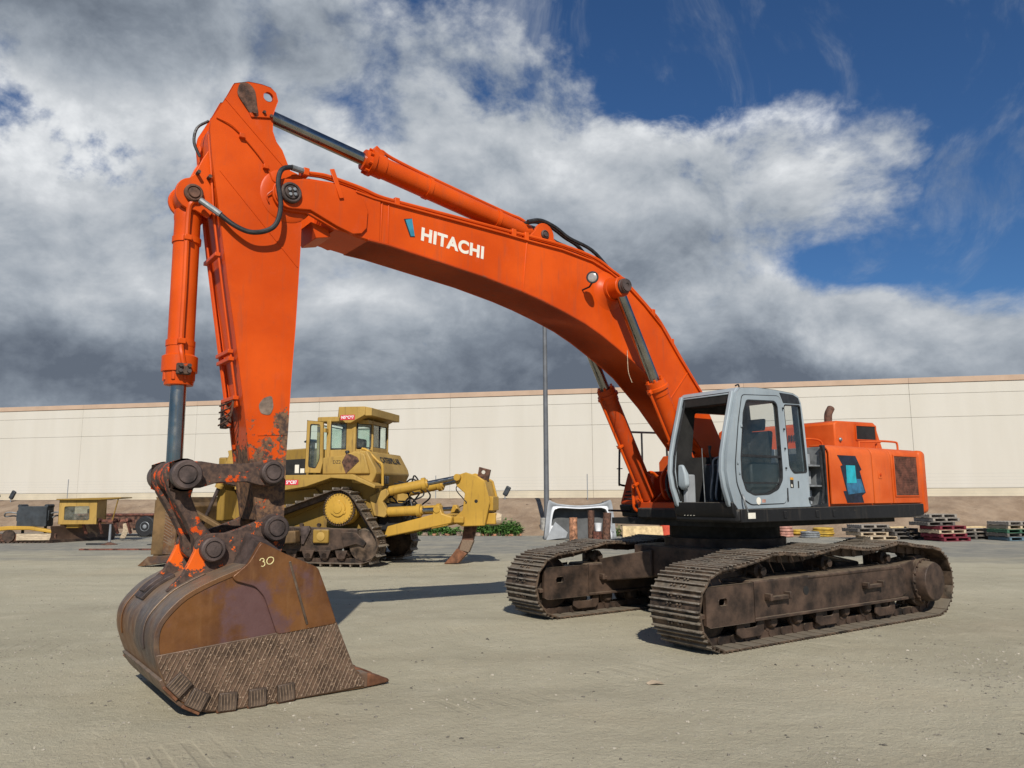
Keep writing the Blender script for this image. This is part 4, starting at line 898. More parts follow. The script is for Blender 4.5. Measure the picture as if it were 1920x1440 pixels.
# open locker between cab and doors
lk = MB().box(-.31, -.30, .6, 1.50, 1.55, 2.36).build('locker', 'grey_metal', body, bevel=.004)
for z in (1.565, 1.83, 2.10): MB().box(-.30, .08, .75, 1.46, z - .012, z + .012).build('locker_shelf', 'grey_metal', body, bevel=.004)
MB().box(-.29, .08, .72, .74, 1.55, 2.36).build('locker_back', 'hood_grey', body, bevel=.004)
MB().prism([(.06, 1.55), (-.30, 1.55), (-.30, 2.38), (-.22, 2.38), (-.27, 2.28), (-.285, 1.6), (.06, 1.57)], 1.47, 1.515).build('locker_frame', 'black_plastic', body, bevel=.006)
for z, h in ((1.58, .20), (1.845, .20), (2.115, .15)): MB().box(-.24, .03, 1.10, 1.32, z, z + h).build('battery', 'hood_grey', body, bevel=.015)
MB().tube(curve([(-.27, 1.46, 2.30), (-.24, 1.48, 2.0), (-.27, 1.47, 1.8), (-.22, 1.47, 1.6)], 4), .018, 6).build('cable', 'rubber', body)
# engine hood, exhaust, rails
HD = [(-1.60, 2.37), (-1.60, 2.80), (-1.68, 2.84), (-2.74, 2.865), (-2.80, 2.83), (-3.00, 2.40), (-3.0, 2.37)]
hood = MB().prism(HD, -1.30, .90).build('engine_hood', 'orange_house', ex, bevel=.025)
MB().prism([(-2.20, 2.575), (-2.76, 2.585), (-2.76, 2.80), (-2.20, 2.785)], .899, .906).build('intake_shade', 'shade_black', hood, smooth=0)  # solid plate; its black paints the shade of an opening
for a, b in (((-2.18, 2.565), (-2.78, 2.575)), ((-2.18, 2.795), (-2.78, 2.81)), ((-2.18, 2.565), (-2.18, 2.795)), ((-2.78, 2.575), (-2.78, 2.81))):
    MB().bar((a[0], .908, a[1]), (b[0], .908, b[1]), .02, .014, (0, 1, 0)).build('opening_frame', 'orange_house', hood)
vent = MB()
for k in range(7): vent.box(-1.592, -1.585, .10 + .045 * k, .125 + .045 * k, 2.56, 2.66)
vent.build('vent_slot_shade', 'shade_black', hood, smooth=0)  # slots are not cut, black bars paint their shade
MB().tube(curve([(-2.35, .35, 2.84), (-2.35, .35, 2.95), (-2.37, .35, 3.04), (-2.45, .35, 3.13)], 4), .062, 14).build('exhaust', 'rust_pipe', hood)
MB().tube([(-1.72, 1.2, 2.39), (-1.72, 1.2, 2.50), (-2.35, 1.2, 2.52)], .014, 8).build('hand_rail', 'orange_house', hood); MB().tube(curve([(-2.30, 1.15, 2.40), (-2.32, 1.15, 2.52), (-2.45, 1.15, 2.54), (-2.88, 1.15, 2.54), (-2.95, 1.15, 2.51), (-2.96, 1.15, 2.40)], 4), .016, 8).build('hand_rail', 'orange_house', hood)
MB().tube(curve([(-.95, .75, 2.37), (-.95, .76, 2.50), (-1.05, .78, 2.54), (-1.35, .80, 2.52), (-1.42, .80, 2.38)], 4), .016, 8).build('hand_rail', 'orange_house', hood)
MB().lathe((-1.72, .903, 2.55), (-1.72, .94, 2.55), [(0, .03), (.01, .035), (.03, .02), (.031, .002)], 12).build('hood_latch', 'grey_metal', hood)
# counterweight
CW = [(-2.825, 1.55), (-2.98, 1.54), (-3.12, 1.48), (-3.28, 1.34), (-3.42, 1.10), (-3.52, .75), (-3.57, .35), (-3.57, -.35), (-3.52, -.75), (-3.42, -1.10), (-3.28, -1.34), (-3.12, -1.48), (-2.98, -1.54), (-2.825, -1.55)]
MB().prism(CW, 1.42, 2.39, axis='z').build('counterweight', 'orange_house', ex, bevel=.07, seg=4)
# front of the swing frame: boom foot cheeks, cylinder feet, pipes
sf = MB().box(.1, 1.18, -.58, .48, 1.40, 1.62).build('swing_frame', 'orange_dirty', ex, bevel=.015)
for s_ in (1, -1):
    MB().prism([(-.5, 1.5), (.95, 1.5), (1.12, 1.62), (.9, 1.78), (.45, 1.95), (.32, 2.2), (.2, 2.36), (.0, 2.36), (-.2, 2.1)], s_ * .31, s_ * .35).build('boom_foot_cheek', 'orange_dirty', sf, bevel=.008)
    MB().prism([(.75, 1.45), (1.16, 1.45)] + circ(1.0, 1.6, .15, 10, -10, 190) + [(.75, 1.55)], s_ * .53, s_ * .57).build('cylinder_foot', 'orange_dirty', sf, bevel=.008)
MB().cyl((.15, -.40, 2.18), (.15, .40, 2.18), .09, 20).build('boom_foot_pin', 'dark_steel', sf)
for k in range(4):
    y = -.16 + .1 * k; MB().tube(curve([(.85, y, 1.60), (1.10, y + .03, 1.70), (1.12, y, 1.95), (.95, y, 2.15), (.75, y, 2.35), (.80, y * 1.4, 2.7), (.95, y * 1.4, 3.0)], 5), .022, 8).build('hose', 'rubber' if k % 2 else 'orange_dirty', sf)
for y, x in ((-.60, 1.18), (-.52, 1.10), (.40, 1.12)):
    MB().tube(curve([(.8, y, 1.58), (x, y, 1.50), (x + .06, y, 1.72), (x + .03, y, 1.95), (x - .15, y, 2.05), (x - .30, y, 1.98)], 5), .024, 8).build('pipe', 'orange_paint', sf)
# tool box and rail on the right front corner
tb = MB().prism([(-.20, 1.54), (.62, 1.54), (.655, 1.60), (.475, 2.075), (-.20, 2.11)], -1.47, -.86).build('tool_box', 'orange_dirty', ex, bevel=.02)
MB().prism([(-.20, 1.38), (.50, 1.38), (.64, 1.46), (.675, 1.58), (-.20, 1.58)], -1.49, -.84).build('box_bumper', 'black_paint', tb, bevel=.03)
mb = MB()
for k in range(3): z = 1.66 + .055 * k; x = .652 - (z - 1.60) * .38; mb.bar((x, -1.40, z), (x, -1.22, z), .02, .03, (1, 0, .4))
mb.build('vent_slot_shade', 'shade_black', tb)  # black bars painting the shade of uncut slots
MB().tube(curve([(.52, -1.49, 1.87), (.62, -1.50, 1.89), (.635, -1.50, 1.95), (.60, -1.50, 2.62), (.57, -1.50, 2.70), (.50, -1.50, 2.73), (.2, -1.50, 2.74), (-.40, -1.50, 2.75), (-.48, -1.50, 2.71), (-.50, -1.50, 2.1)], 4), .017, 8).build('hand_rail', 'black_plastic', tb)
MB().tube([(.10, -1.50, 2.74), (.10, -1.50, 2.10)], .016, 8).build('hand_rail', 'black_plastic', tb)
for z in (2.50, 2.14): MB().tube([(.62, -1.56, z), (.62, -1.44, z)], .008, 6).build('hand_rail', 'black_plastic', tb)
MB().tube([(.45, -1.2, 1.47), (.98, -1.40, 1.49)], .016, 6).build('step_bar', 'black_plastic', tb)

# ---- cab
CS = [(1.53, 2.975), (1.45, 3.03), (1.10, 3.055), (.76, 3.055), (.36, 3.04), (.24, 3.0), (.19, 2.92), (.14, 2.60), (.11, 2.25), (.10, 1.56), (1.62, 1.545), (1.69, 1.62), (1.765, 1.82), (1.80, 2.01), (1.775, 2.20), (1.70, 2.46)]
DW = roundpoly([(1.37, 2.885), (.79, 2.91), (.73, 2.86), (.69, 2.03), (.70, 1.90), (.80, 1.78), (1.0, 1.715), (1.30, 1.705), (1.46, 1.76), (1.535, 1.93), (1.535, 2.17), (1.45, 2.72)], .035)
RW = roundpoly([(.585, 2.88), (.215, 2.895), (.14, 2.0), (.44, 1.985), (.535, 2.07)], .04)
Y0, Y1 = .58, 1.50
CS_IN = [(1.46, 2.95), (.30, 2.97), (.20, 2.6), (.16, 1.60), (1.60, 1.60), (1.68, 1.85), (1.70, 2.05), (1.66, 2.35)]
cabo = MB().holed(CS, [DW, RW], Y1 - .045, Y1).build('cab', 'cab_paint', ex, bevel=.006)
FW = roundpoly([(1.30, 2.80), (.32, 2.82), (.28, 2.25), (1.40, 2.20)], .05)
MB().holed(CS, [FW], Y0, Y0 + .045).build('cab_far_side', 'cab_paint', cabo, bevel=.006)
RF = [(1.56, 2.95), (1.49, 3.03), (1.10, 3.065), (.76, 3.065), (.34, 3.045), (.22, 2.99), (.24, 2.96), (.36, 3.01), (.76, 3.03), (1.10, 3.03), (1.45, 2.995), (1.51, 2.94)]
MB().prism(RF, Y0 + .03, Y1 - .03).build('cab_roof', 'cab_paint', cabo, bevel=.012)
for y0, y1, nm in ((Y1 - .085, Y1 - .03, 'front_pillar'), (Y0 + .03, Y0 + .085, 'front_pillar')):
    fp = [(1.53, 2.975), (1.70, 2.46), (1.775, 2.20), (1.80, 2.01), (1.765, 1.82), (1.69, 1.62), (1.62, 1.56)]
    strip_along(fp, y0, y1, .05, -1).build(nm, 'cab_paint', cabo, bevel=.012)
for s_, y in ((1, Y1 - .004), (-1, Y0 + .004)):   # rubber seal round the open windscreen
    MB().tube([(x - .004, y - s_ * .095, z) for x, z in [(1.53, 2.95), (1.70, 2.46), (1.775, 2.20), (1.80, 2.01), (1.765, 1.82), (1.69, 1.64)]], .014, 6).build('seal', 'rubber', cabo)
MB().box(1.38, 1.545, Y0 + .06, Y1 - .06, 2.84, 2.98).build('front_header', 'shade_black', cabo, bevel=.01)  # header blackened to paint shade under the roof edge
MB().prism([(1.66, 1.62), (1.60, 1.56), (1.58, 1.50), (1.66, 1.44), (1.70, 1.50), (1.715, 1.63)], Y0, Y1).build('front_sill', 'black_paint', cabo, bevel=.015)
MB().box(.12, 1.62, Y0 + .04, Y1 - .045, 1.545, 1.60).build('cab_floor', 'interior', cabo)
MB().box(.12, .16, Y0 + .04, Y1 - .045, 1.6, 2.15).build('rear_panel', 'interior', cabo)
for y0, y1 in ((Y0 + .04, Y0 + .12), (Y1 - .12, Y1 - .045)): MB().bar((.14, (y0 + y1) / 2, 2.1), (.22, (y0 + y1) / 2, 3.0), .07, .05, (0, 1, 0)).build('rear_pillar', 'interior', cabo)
MB().prism([(.66, 3.025), (.36, 3.02), (.25, 2.985), (.21, 2.905), (.585, 2.895)], Y1 - .002, Y1 + .006).build('corner_panel', 'black_plastic', cabo, bevel=.004)
# door with frame, pane, handle
DO = roundpoly([(1.44, 2.935), (.70, 2.975), (.635, 2.92), (.625, 1.66), (.68, 1.61), (1.36, 1.60), (1.53, 1.68), (1.615, 1.86), (1.625, 2.08), (1.53, 2.60)], .05)
door = MB().holed(DO, [roundpoly([(x + (.0), z) for x, z in DW], .02)], Y1, Y1 + .012).build('cab_door', 'cab_paint', cabo, bevel=.004)
def ringof(poly, th):
    c_ = (sum(p[0] for p in poly) / len(poly), sum(p[1] for p in poly) / len(poly)); o = []
    for x, z in poly:
        dx, dz = x - c_[0], z - c_[1]; l = math.hypot(dx, dz); o.append((x - dx / l * th, z - dz / l * th))
    return o
MB().holed(ringof(DO, -.011), [ringof(DO, .004)], Y1 + .0005, Y1 + .006).build('door_gasket', 'rubber', cabo)
MB().holed(DW, [ringof(DW, .022)], Y1 - .02, Y1 + .016).build('window_seal', 'rubber', door)
MB().prism(ringof(DW, .01), Y1 - .012, Y1 - .006).build('door_pane', 'cab_glass', door, smooth=0)
MB().holed(RW, [ringof(RW, .02)], Y1 - .02, Y1 + .008).build('window_seal', 'rubber', cabo); MB().prism(ringof(RW, .01), Y1 - .012, Y1 - .006).build('quarter_pane', 'cab_glass', cabo, smooth=0)
MB().bar((.70, Y1 - .002, 2.19), (1.53, Y1 - .002, 2.19), .03, .03).build('window_rail', 'rubber', door)
MB().bar((.70, Y1 - .002, 1.86), (1.47, Y1 - .002, 1.86), .018, .02).build('window_rail', 'rubber', door)
MB().box(.59, .605, Y1 + .002, Y1 + .012, 1.63, 1.80).build('door_handle', 'black_plastic', door, bevel=.003)
for z in (2.82, 2.55, 2.30, 2.05): MB().cyl((.62, Y1, z), (.62, Y1 + .025, z), .014, 8).build('door_bolt', 'rubber', cabo)
for x, z in ((1.50, 2.55), (1.60, 2.10), (1.57, 1.98)): MB().box(x - .012, x + .012, Y1, Y1 + .03, z - .016, z + .016).build('hinge', 'cab_paint', cabo, bevel=.004)
MB().tube(curve([(1.53, Y1 + .01, 1.72), (1.56, Y1 + .05, 1.68), (1.55, Y1 + .06, 1.60), (1.50, Y1 + .05, 1.52), (1.46, Y1 + .02, 1.46)], 4), .013, 6).build('grab_rail', 'grey_metal', cabo)
MB().cyl((1.22, Y1 + .012, 1.640), (1.22, Y1 + .0145, 1.640), .045, 20).build('round_sticker', 'white_letter', door); MB().box(1.08, 1.15, Y1 + .012, Y1 + .014, 1.62, 1.66).build('sticker', 'pink_plastic', door, smooth=0)
stk = MB().box(.455, .525, Y1, Y1 + .002, 1.80, 1.935).build('warning_sticker', 'black_letter', cabo, smooth=0); MB().box(.455, .525, Y1 + .002, Y1 + .0032, 1.905, 1.935).build('sticker_band', 'decal_orange', stk, smooth=0); MB().prism([(.48, 1.81), (.51, 1.82), (.505, 1.85), (.485, 1.845)], Y1 + .002, Y1 + .0034).build('sticker_figure', 'white_letter', stk, smooth=0)
MB().box(.335, .36, Y1, Y1 + .003, 1.80, 1.89).build('small_plate', 'black_letter', cabo, smooth=0)
MB().bar((.62, Y1 + .001, 1.80), (.60, Y1 + .001, 1.62), .012, .004, (0, 1, 0)).build('paint_scrape', 'black_letter', cabo)
MB().lathe((.12, Y1 - .01, 1.66), (.12, Y1 + .05, 1.66), [(0, .022), (.03, .022), (.05, .034), (.06, .034), (.061, .002)], 12).build('door_stop', 'rubber', cabo)
MB().box(1.36, 1.50, Y1 + .045, Y1 + .06, 1.43, 1.50).build('data_plate', 'white_letter', cabo, smooth=0)
for k in range(4): MB().bar((1.665, .72 + .05 * k, 1.50), (1.675, .73 + .05 * k, 1.46), .02, .006, (1, 0, 0)).build('chipped_print', 'white_letter', cabo)
# interior: seat, consoles, levers, pedals
seat = MB().box(.62, 1.10, .82, 1.28, 1.90, 2.02).build('seat', 'seat_cloth', cabo, bevel=.05, seg=3)
MB().prism(roundpoly([(.60, 1.98), (.72, 1.98), (.62, 2.55), (.50, 2.55)], .04), .83, 1.27).build('seat_back', 'seat_cloth', seat, bevel=.04); MB().prism(roundpoly([(.53, 2.56), (.62, 2.56), (.58, 2.72), (.50, 2.72)], .03), .93, 1.17).build('head_rest', 'seat_cloth', seat, bevel=.03)
MB().box(.66, 1.06, .88, 1.22, 1.60, 1.90).build('seat_base', 'interior', seat)
for y in (.74, 1.36):
    MB().box(.60, 1.22, y - .07, y + .07, 1.60, 2.12).build('console', 'grey_box', cabo, bevel=.03)
    MB().tube([(1.12, y, 2.12), (1.16, y, 2.28), (1.15, y, 2.36)], [.014, .014, .026], 8).build('joystick', 'rubber', cabo)
for y in (.98, 1.06):
    MB().tube(curve([(1.42, y, 1.60), (1.46, y, 1.72), (1.40, y, 2.0), (1.38, y, 2.16), (1.33, y + .10, 2.20)], 4), .013, 8).build('travel_lever', 'grey_metal', cabo); MB().box(1.38, 1.56, y - .035, y + .035, 1.63, 1.65).build('pedal', 'rubber', cabo)
MB().box(.16, .60, .66, 1.42, 1.60, 2.06).build('rear_shelf', 'interior', cabo, bevel=.03)
MB().box(.30, .72, 1.08, 1.40, 1.90, 2.08).build('cushion', 'wood_pale', cabo, bevel=.06, seg=3)
MB().loft([[(1.70, .66, 2.10), (1.70, .74, 2.10), (1.66, .74, 2.10), (1.66, .66, 2.10)], [(1.70, .65, 1.98), (1.70, .78, 1.98), (1.62, .78, 1.98), (1.62, .65, 1.98)], [(1.70, .65, 1.84), (1.70, .79, 1.84), (1.62, .79, 1.84), (1.62, .65, 1.84)], [(1.66, .67, 1.78), (1.66, .74, 1.78), (1.62, .74, 1.78), (1.62, .67, 1.78)]]).build('wiper_motor_cover', 'cab_paint', cabo, bevel=.02)
MB().holed(CS_IN, [roundpoly([(1.30, 2.80), (.32, 2.82), (.28, 2.25), (1.40, 2.20)], .05)], Y0 + .046, Y0 + .06).build('side_lining', 'shade_black', cabo)  # near-black sheet added to deepen the shade in the cab
MB().box(.25, 1.50, Y0 + .06, Y1 - .05, 2.955, 2.985).build('headliner', 'shade_black', cabo)  # black lining, roof shade painted into its colour
MB().box(1.42, 1.60, Y0 + .06, Y0 + .13, 1.60, 1.98).build('side_box', 'hood_grey', cabo, bevel=.02)
MB().tube([(1.58, .98, 1.60), (1.60, .98, 2.30)], .006, 6).build('antenna', 'grey_metal', cabo)
MB().tube([(.50, Y1 - .10, 2.10), (.53, Y1 - .10, 2.98)], .022, 8).build('roll_post', 'interior', cabo)
MB().tube(curve([(1.40, 1.44, 3.03), (1.44, 1.46, 3.07), (1.50, 1.46, 3.05)], 3), .01, 6).build('roof_hook', 'black_plastic', cabo)
MB().bar((1.715, .60, 2.44), (1.78, .585, 2.14), .02, .012, (0, 1, 0)).build('wiper', 'rubber', cabo)

# ------------------------------------------------------------------ the bulldozer (x forward, y to its left = towards the camera)
dz = thing('bulldozer', 'old yellow high-drive bulldozer with ripper and blade parked behind the excavator bucket', 'bulldozer', (-4.01, 20.82, 0), R(167))
def hull(circles, n=72):
    pts = [(x + r * math.cos(2 * math.pi * k / n), z + r * math.sin(2 * math.pi * k / n)) for x, z, r in circles for k in range(n)]
    pts = sorted(set(pts)); lo, hi = [], []
    for seq, out in ((pts, lo), (pts[::-1], hi)):
        for p in seq:
            while len(out) >= 2 and (out[-1][0] - out[-2][0]) * (p[1] - out[-2][1]) - (out[-1][1] - out[-2][1]) * (p[0] - out[-2][0]) <= 0: out.pop()
            out.append(p)
    return lo[:-1] + hi[:-1]
DPATH = hull([(.04, 1.43, .56), (-.62, .53, .525), (2.75, .55, .54)])
def dozer_track(v0, first):
    fr = MB().prism([(2.70, .80), (1.52, .98), (-.46, .93), (-.48, .80), (-.14, .46), (.40, .36), (2.70, .38)], v0 - .16, v0 + .17)
    to = fr.build('track', 'track_frame', dz, bevel=.02)
    q = MB()
    for k in range(26):
        x = 1.62 - .048 * k
        if -.0 < x < 1.6: q.bar((x, v0 + .172, .52), (x - .16, v0 + .172, .93), .012, .012, (0, 1, 0)); q.bar((x - .16, v0 + .172, .52), (x, v0 + .172, .93), .012, .012, (0, 1, 0))
    stuff(q.build('weld_hatching', 'track_steel', to, smooth=0))
    MB().box(.28, .70, v0 + .16, v0 + .26, .58, .92).build('bogie_cover', 'yellow_dull', to, bevel=.03); MB().lathe((.47, v0 + .26, .75), (.47, v0 + .30, .75), [(0, .11), (.02, .11), (.03, .06), (.04, .01)], 16).build('cover_cap', 'yellow_paint', to)
    MB().prism([(1.05, 1.0), (.82, 1.0), (.78, .90), (.95, .55), (1.02, .55)], v0 + .16, v0 + .24).build('torn_flap', 'dark_steel', to, bevel=.01)
    for x in (1.10, .62): MB().lathe((x, v0 + .05, 1.02), (x, v0 + .12, 1.02), [(0, .05), (.07, .05)], 12).build('lifting_eye', 'track_frame', to)
    sp = MB().lathe((.04, v0 - .2, 1.43), (.04, v0 + .5, 1.43), [(0, .42), (.30, .42), (.33, .40), (.36, .375), (.40, .375), (.41, .33), (.42, .20), (.46, .19), (.47, .12), (.49, .11), (.50, .05), (.50, .004)], 40).build('final_drive', 'yellow_bright', to)
    tb_ = MB()
    for k in range(28):
        an = 2 * math.pi * k / 28; tb_.cyl((.04 + .355 * math.cos(an), v0 + .19, 1.43 + .355 * math.sin(an)), (.04 + .355 * math.cos(an), v0 + .222, 1.43 + .355 * math.sin(an)), .02, 6)
    stuff(tb_.build('drive_bolts', 'yellow_dull', to))
    gr_ = MB()
    for k in range(44):
        an = 2 * math.pi * k / 44; gr_.bar((.04 + .385 * math.cos(an), v0 + .165, 1.43 + .385 * math.sin(an)), (.04 + .43 * math.cos(an), v0 + .165, 1.43 + .43 * math.sin(an)), .03, .05, (0, 1, 0))
    stuff(gr_.build('drive_teeth', 'track_frame', to))
    for k in range(3):
        an = R(90 + 120 * k); MB().lathe((.04 + .17 * math.cos(an), v0 + .21, 1.43 + .17 * math.sin(an)), (.04 + .17 * math.cos(an), v0 + .255, 1.43 + .17 * math.sin(an)), [(0, .06), (.03, .055), (.045, .03), (.046, .002)], 12).build('planet_cap', 'yellow_bright', to)
    for x in (-.62, 2.75):
        MB().lathe((x, v0 - .12, .53), (x, v0 + .16, .53), [(0, .30), (.04, .42), (.10, .42), (.10, .39), (.16, .39), (.16, .40), (.24, .38), (.25, .18), (.28, .12), (.28, .005)], 32).build('idler', 'track_steel', to)
    MB().prism([(-.05, .86), (-.46, .84), (-.72, .60), (-.66, .50), (-.46, .56), (-.12, .48)], v0 + .17, v0 + .22).build('idler_yoke', 'track_frame', to, bevel=.015)
    for x in (2.2, 1.75, 1.30, .85, .40, -.05):
        MB().lathe((x, v0 - .2, .27), (x, v0 + .2, .27), [(0, .07), (.04, .12), (.36, .12), (.40, .07)], 16).build('track_roller', 'track_frame', to)
        MB().prism([(x + .17, .40), (x + .10, .20), (x - .10, .20), (x - .17, .40)], v0 + .17, v0 + .20).build('roller_guard', 'track_frame', to, bevel=.01)
    n_ = 40; pts, L_ = resample(DPATH, n_); pitch = L_ / n_
    if first:
        h = pitch / 2
        mb = MB().prism([(-h, .012), (-h, -.006), (-h + .018, -.075), (-h + .036, -.075), (-h + .05, -.006), (h - .008, -.006), (h - .008, .014)], -.28, .28)
        for x in (.0, .05):
            for y in (-.12, -.06, .06, .12): mb.cyl((x, y, -.004), (x, y, -.03), .015, 6)
        dozer_track.shoe = mb.build('track_shoe', 'track_steel', to, bevel=.004, seg=1)
    ch = MB()
    for k in range(n_):
        a = pts[k]; b = pts[(k + 1) % n_]; mx, mz = (a[0] + b[0]) / 2, (a[1] + b[1]) / 2; l = math.dist(a, b); tx, tz = (b[0] - a[0]) / l, (b[1] - a[1]) / l
        M4 = Matrix(((tx, 0, -tz, mx - tz * .08), (0, 1, 0, v0), (tz, 0, tx, mz + tx * .08), (0, 0, 0, 1)))
        if first: dozer_track.shoe.matrix_local = M4; first = False
        else: inst(dozer_track.shoe, to, M4)
        c_ = MB().box(-pitch * .55, pitch * .5, -.10, -.06, .012, .12); c_.box(-pitch * .55, pitch * .5, .06, .10, .012, .12); c_.xf(M4); ch.add(c_.v, c_.f)
    stuff(ch.build('track_chain', 'track_frame', to, smooth=30))
dozer_track(1.17, True); dozer_track(-1.17, False)
MB().prism([(-.62, .75), (-.72, 2.0), (-.4, 2.30), (3.1, 2.25), (3.4, 1.2), (3.0, .75)], -.82, .82).build('main_case', 'yellow_dull', dz, bevel=.03)
for s_ in (1, -1):
    MB().prism([(3.0, 2.28), (-.30, 2.285), (-.92, 2.01), (-.90, 1.93), (-.34, 2.145), (.28, 2.20), (.97, 1.985), (1.6, 1.89), (3.0, 1.92)], s_ * .80, s_ * 1.36).build('fender', 'yellow_paint', dz, bevel=.015)
    MB().prism([(2.9, 1.90), (1.6, 1.88), (.95, 1.95), (.6, 1.6), (1.6, 1.2), (2.9, 1.2)], s_ * .82, s_ * .90).build('side_guard', 'yellow_dull', dz, bevel=.02)
sk = MB().box(1.18, 1.56, 1.361, 1.366, 2.03, 2.16).build('number_sticker', 'sticker_red', dz, smooth=0)
text_obj('sticker_number', '59C87', .115, 'white_paint', sk, frame_axes((1.37, 1.3675, 2.095), (-1, 0, 0), (0, 0, 1)), .001, bold=.003, sx=.95)
# engine hood
hd = MB().prism([(1.25, 2.28), (1.25, 3.03), (3.55, 2.92), (3.75, 2.78), (3.75, 2.0), (1.25, 2.0)], -.55, .55).build('engine_hood', 'yellow_dull', dz, bevel=.03)
MB().prism([(1.40, 2.30), (3.55, 2.28), (3.55, 2.66), (1.40, 2.74)], .551, .556).build('engine_opening_shade', 'shade_black', hd, smooth=0)  # black sheet on the closed hood side, painting the engine bay's shade
for x, h in ((1.66, .22), (1.50, .12)): MB().box(x - .05, x + .07, .556, .562, 2.36, 2.36 + h).build('printed_panel', 'white_letter', hd, smooth=0)
MB().lathe((1.42, .25, 3.02), (1.42, .25, 3.3), [(0, .09), (.16, .09), (.17, .20), (.20, .21), (.25, .12), (.26, .01)], 20).build('air_cleaner', 'grey_box', hd); MB().cyl((2.4, .2, 2.95), (2.4, .2, 3.5), .07, 14).build('exhaust', 'rust_pipe', hd)
MB().box(3.62, 3.85, -.85, .85, 1.1, 2.80).build('radiator_guard', 'yellow_dull', dz, bevel=.04)
# consoles and tank
for s_ in (1, -1):
    MB().prism([(.60, 2.29), (.60, 2.72), (.08, 2.77), (-.30, 2.87), (-.55, 2.80), (-.70, 2.30)], s_ * .72, s_ * 1.22).build('side_console', 'yellow_paint', dz, bevel=.03)
MB().prism([(-.06, 2.3), (-.42, 2.62), (-.36, 2.72), (-.18, 2.80), (-.05, 2.80), (.06, 2.6)], 1.221, 1.232).build('stained_panel', 'rust_pipe', dz, bevel=.004)
MB().lathe((.02, 1.0, 2.78), (.02, 1.0, 2.92), [(0, .04), (.06, .04), (.07, .06), (.12, .055), (.13, .01)], 12).build('filler_cap', 'black_plastic', dz)
text_obj('marking', 'DZ2', .12, 'black_letter', dz, frame_axes((.20, 1.222, 2.60), (-1, 0, 0), (0, 0, 1)), .001)
tk = MB().prism([(-.18, 2.08), (-.18, 2.88), (-.58, 2.88), (-.82, 2.46), (-.86, 2.32), (-.72, 2.02)], -1.2, 1.15).build('fuel_tank', 'yellow_paint', dz, bevel=.03)
text_obj('lettering', 'CATERPILLAR', .25, 'black_letter', tk, frame_axes((-.712, -.14, 2.672), (0, -1, 0), (.24, 0, .42)), .002, bold=.004, sx=.88)
MB().tube(curve([(-.35, .93, 2.95), (-.50, .93, 2.90), (-.80, .93, 2.62), (-.92, .93, 2.50), (-.94, .93, 2.0)], 4), .035, 8).build('hand_rail', 'yellow_bright', tk)
for y in (.55, .35): MB().box(-.86, -.74, y - .06, y + .06, 2.05, 2.26).build('tank_step', 'black_plastic', tk, bevel=.01)
# cab
cb_ = MB().box(-.20, 1.0, -.80, .80, 3.68, 3.82).build('cab', 'yellow_paint', dz, bevel=.03)
for x, y, wd, dp in ((.96, .76, .08, .08), (.96, -.76, .08, .08), (.66, .78, .12, .05), (.02, .74, .26, .16), (.02, -.74, .26, .16), (-.40, .40, .07, .07), (-.40, -.62, .07, .07)):
    MB().box(x - wd / 2, x + wd / 2, y - dp / 2, y + dp / 2, 2.30, 3.74).build('cab_post', 'yellow_paint', cb_, bevel=.02)
MB().box(-.42, 1.0, -.78, .78, 2.28, 2.95).build('cab_lower', 'yellow_paint', cb_, bevel=.02)
MB().box(-.42, -.36, -.66, .44, 2.93, 3.02).build('rear_sill', 'yellow_paint', cb_, bevel=.01); MB().box(-.42, -.10, -.70, .70, 3.62, 3.72).build('rear_header', 'yellow_paint', cb_, bevel=.01)
for nm, f in (('side_pane', [(.60, .775, 2.97), (.17, .775, 2.97), (.17, .775, 3.62), (.60, .775, 3.62)]), ('side_pane', [(.60, -.775, 2.97), (.17, -.775, 2.97), (.17, -.775, 3.62), (.60, -.775, 3.62)]),
              ('rear_pane', [(-.39, .37, 3.02), (-.39, -.59, 3.02), (-.39, -.59, 3.62), (-.39, .37, 3.62)]), ('corner_pane', [(-.12, .72, 3.0), (-.38, .42, 3.0), (-.38, .42, 3.62), (-.12, .72, 3.62)]), ('front_pane', [(.98, .7, 2.97), (.98, -.7, 2.97), (.98, -.7, 3.62), (.98, .7, 3.62)])):
    a, b_, c_, d_ = (Vector(p) for p in f); nn = (b_ - a).cross(d_ - a).normalized() * .006
    MB().add([a, b_, c_, d_, a + nn, b_ + nn, c_ + nn, d_ + nn], [(3, 2, 1, 0), (4, 5, 6, 7), (0, 1, 5, 4), (1, 2, 6, 5), (2, 3, 7, 6), (3, 0, 4, 7)]).build(nm, 'green_glass', cb_, smooth=0)
    mid = [a, b_, c_, d_, a]; MB().tube(mid, .022, 6).build('window_seal', 'rubber', cb_)
MB().tube([(-.40, -.10, 3.02), (-.40, -.10, 3.62)], .022, 6).build('window_bar', 'rubber', cb_)
MB().box(.10, .55, -.25, .30, 2.90, 3.15).build('seat', 'seat_cloth', cb_, bevel=.06); MB().box(.02, .16, -.25, .30, 3.0, 3.28).build('seat_back', 'seat_cloth', cb_, bevel=.05)
DR = [(1.20, 2.35), (1.18, 3.72), (.72, 3.67), (.70, 2.60), (.76, 2.34)]; DRW = roundpoly([(1.11, 2.50), (1.09, 3.62), (.80, 3.60), (.79, 2.70), (.90, 2.46)], .05)
dr = MB().holed(DR, [DRW], -.02, .02).build('cab_door', 'yellow_paint', cb_, bevel=.008); dr.location = (0, .98, 0)
MB().prism(ringof(DRW, -.005), -.006, .0).build('door_pane', 'green_glass', dr, smooth=0); MB().holed(ringof(DRW, -.005), [ringof(DRW, .025)], -.026, .026).build('window_seal', 'rubber', dr)
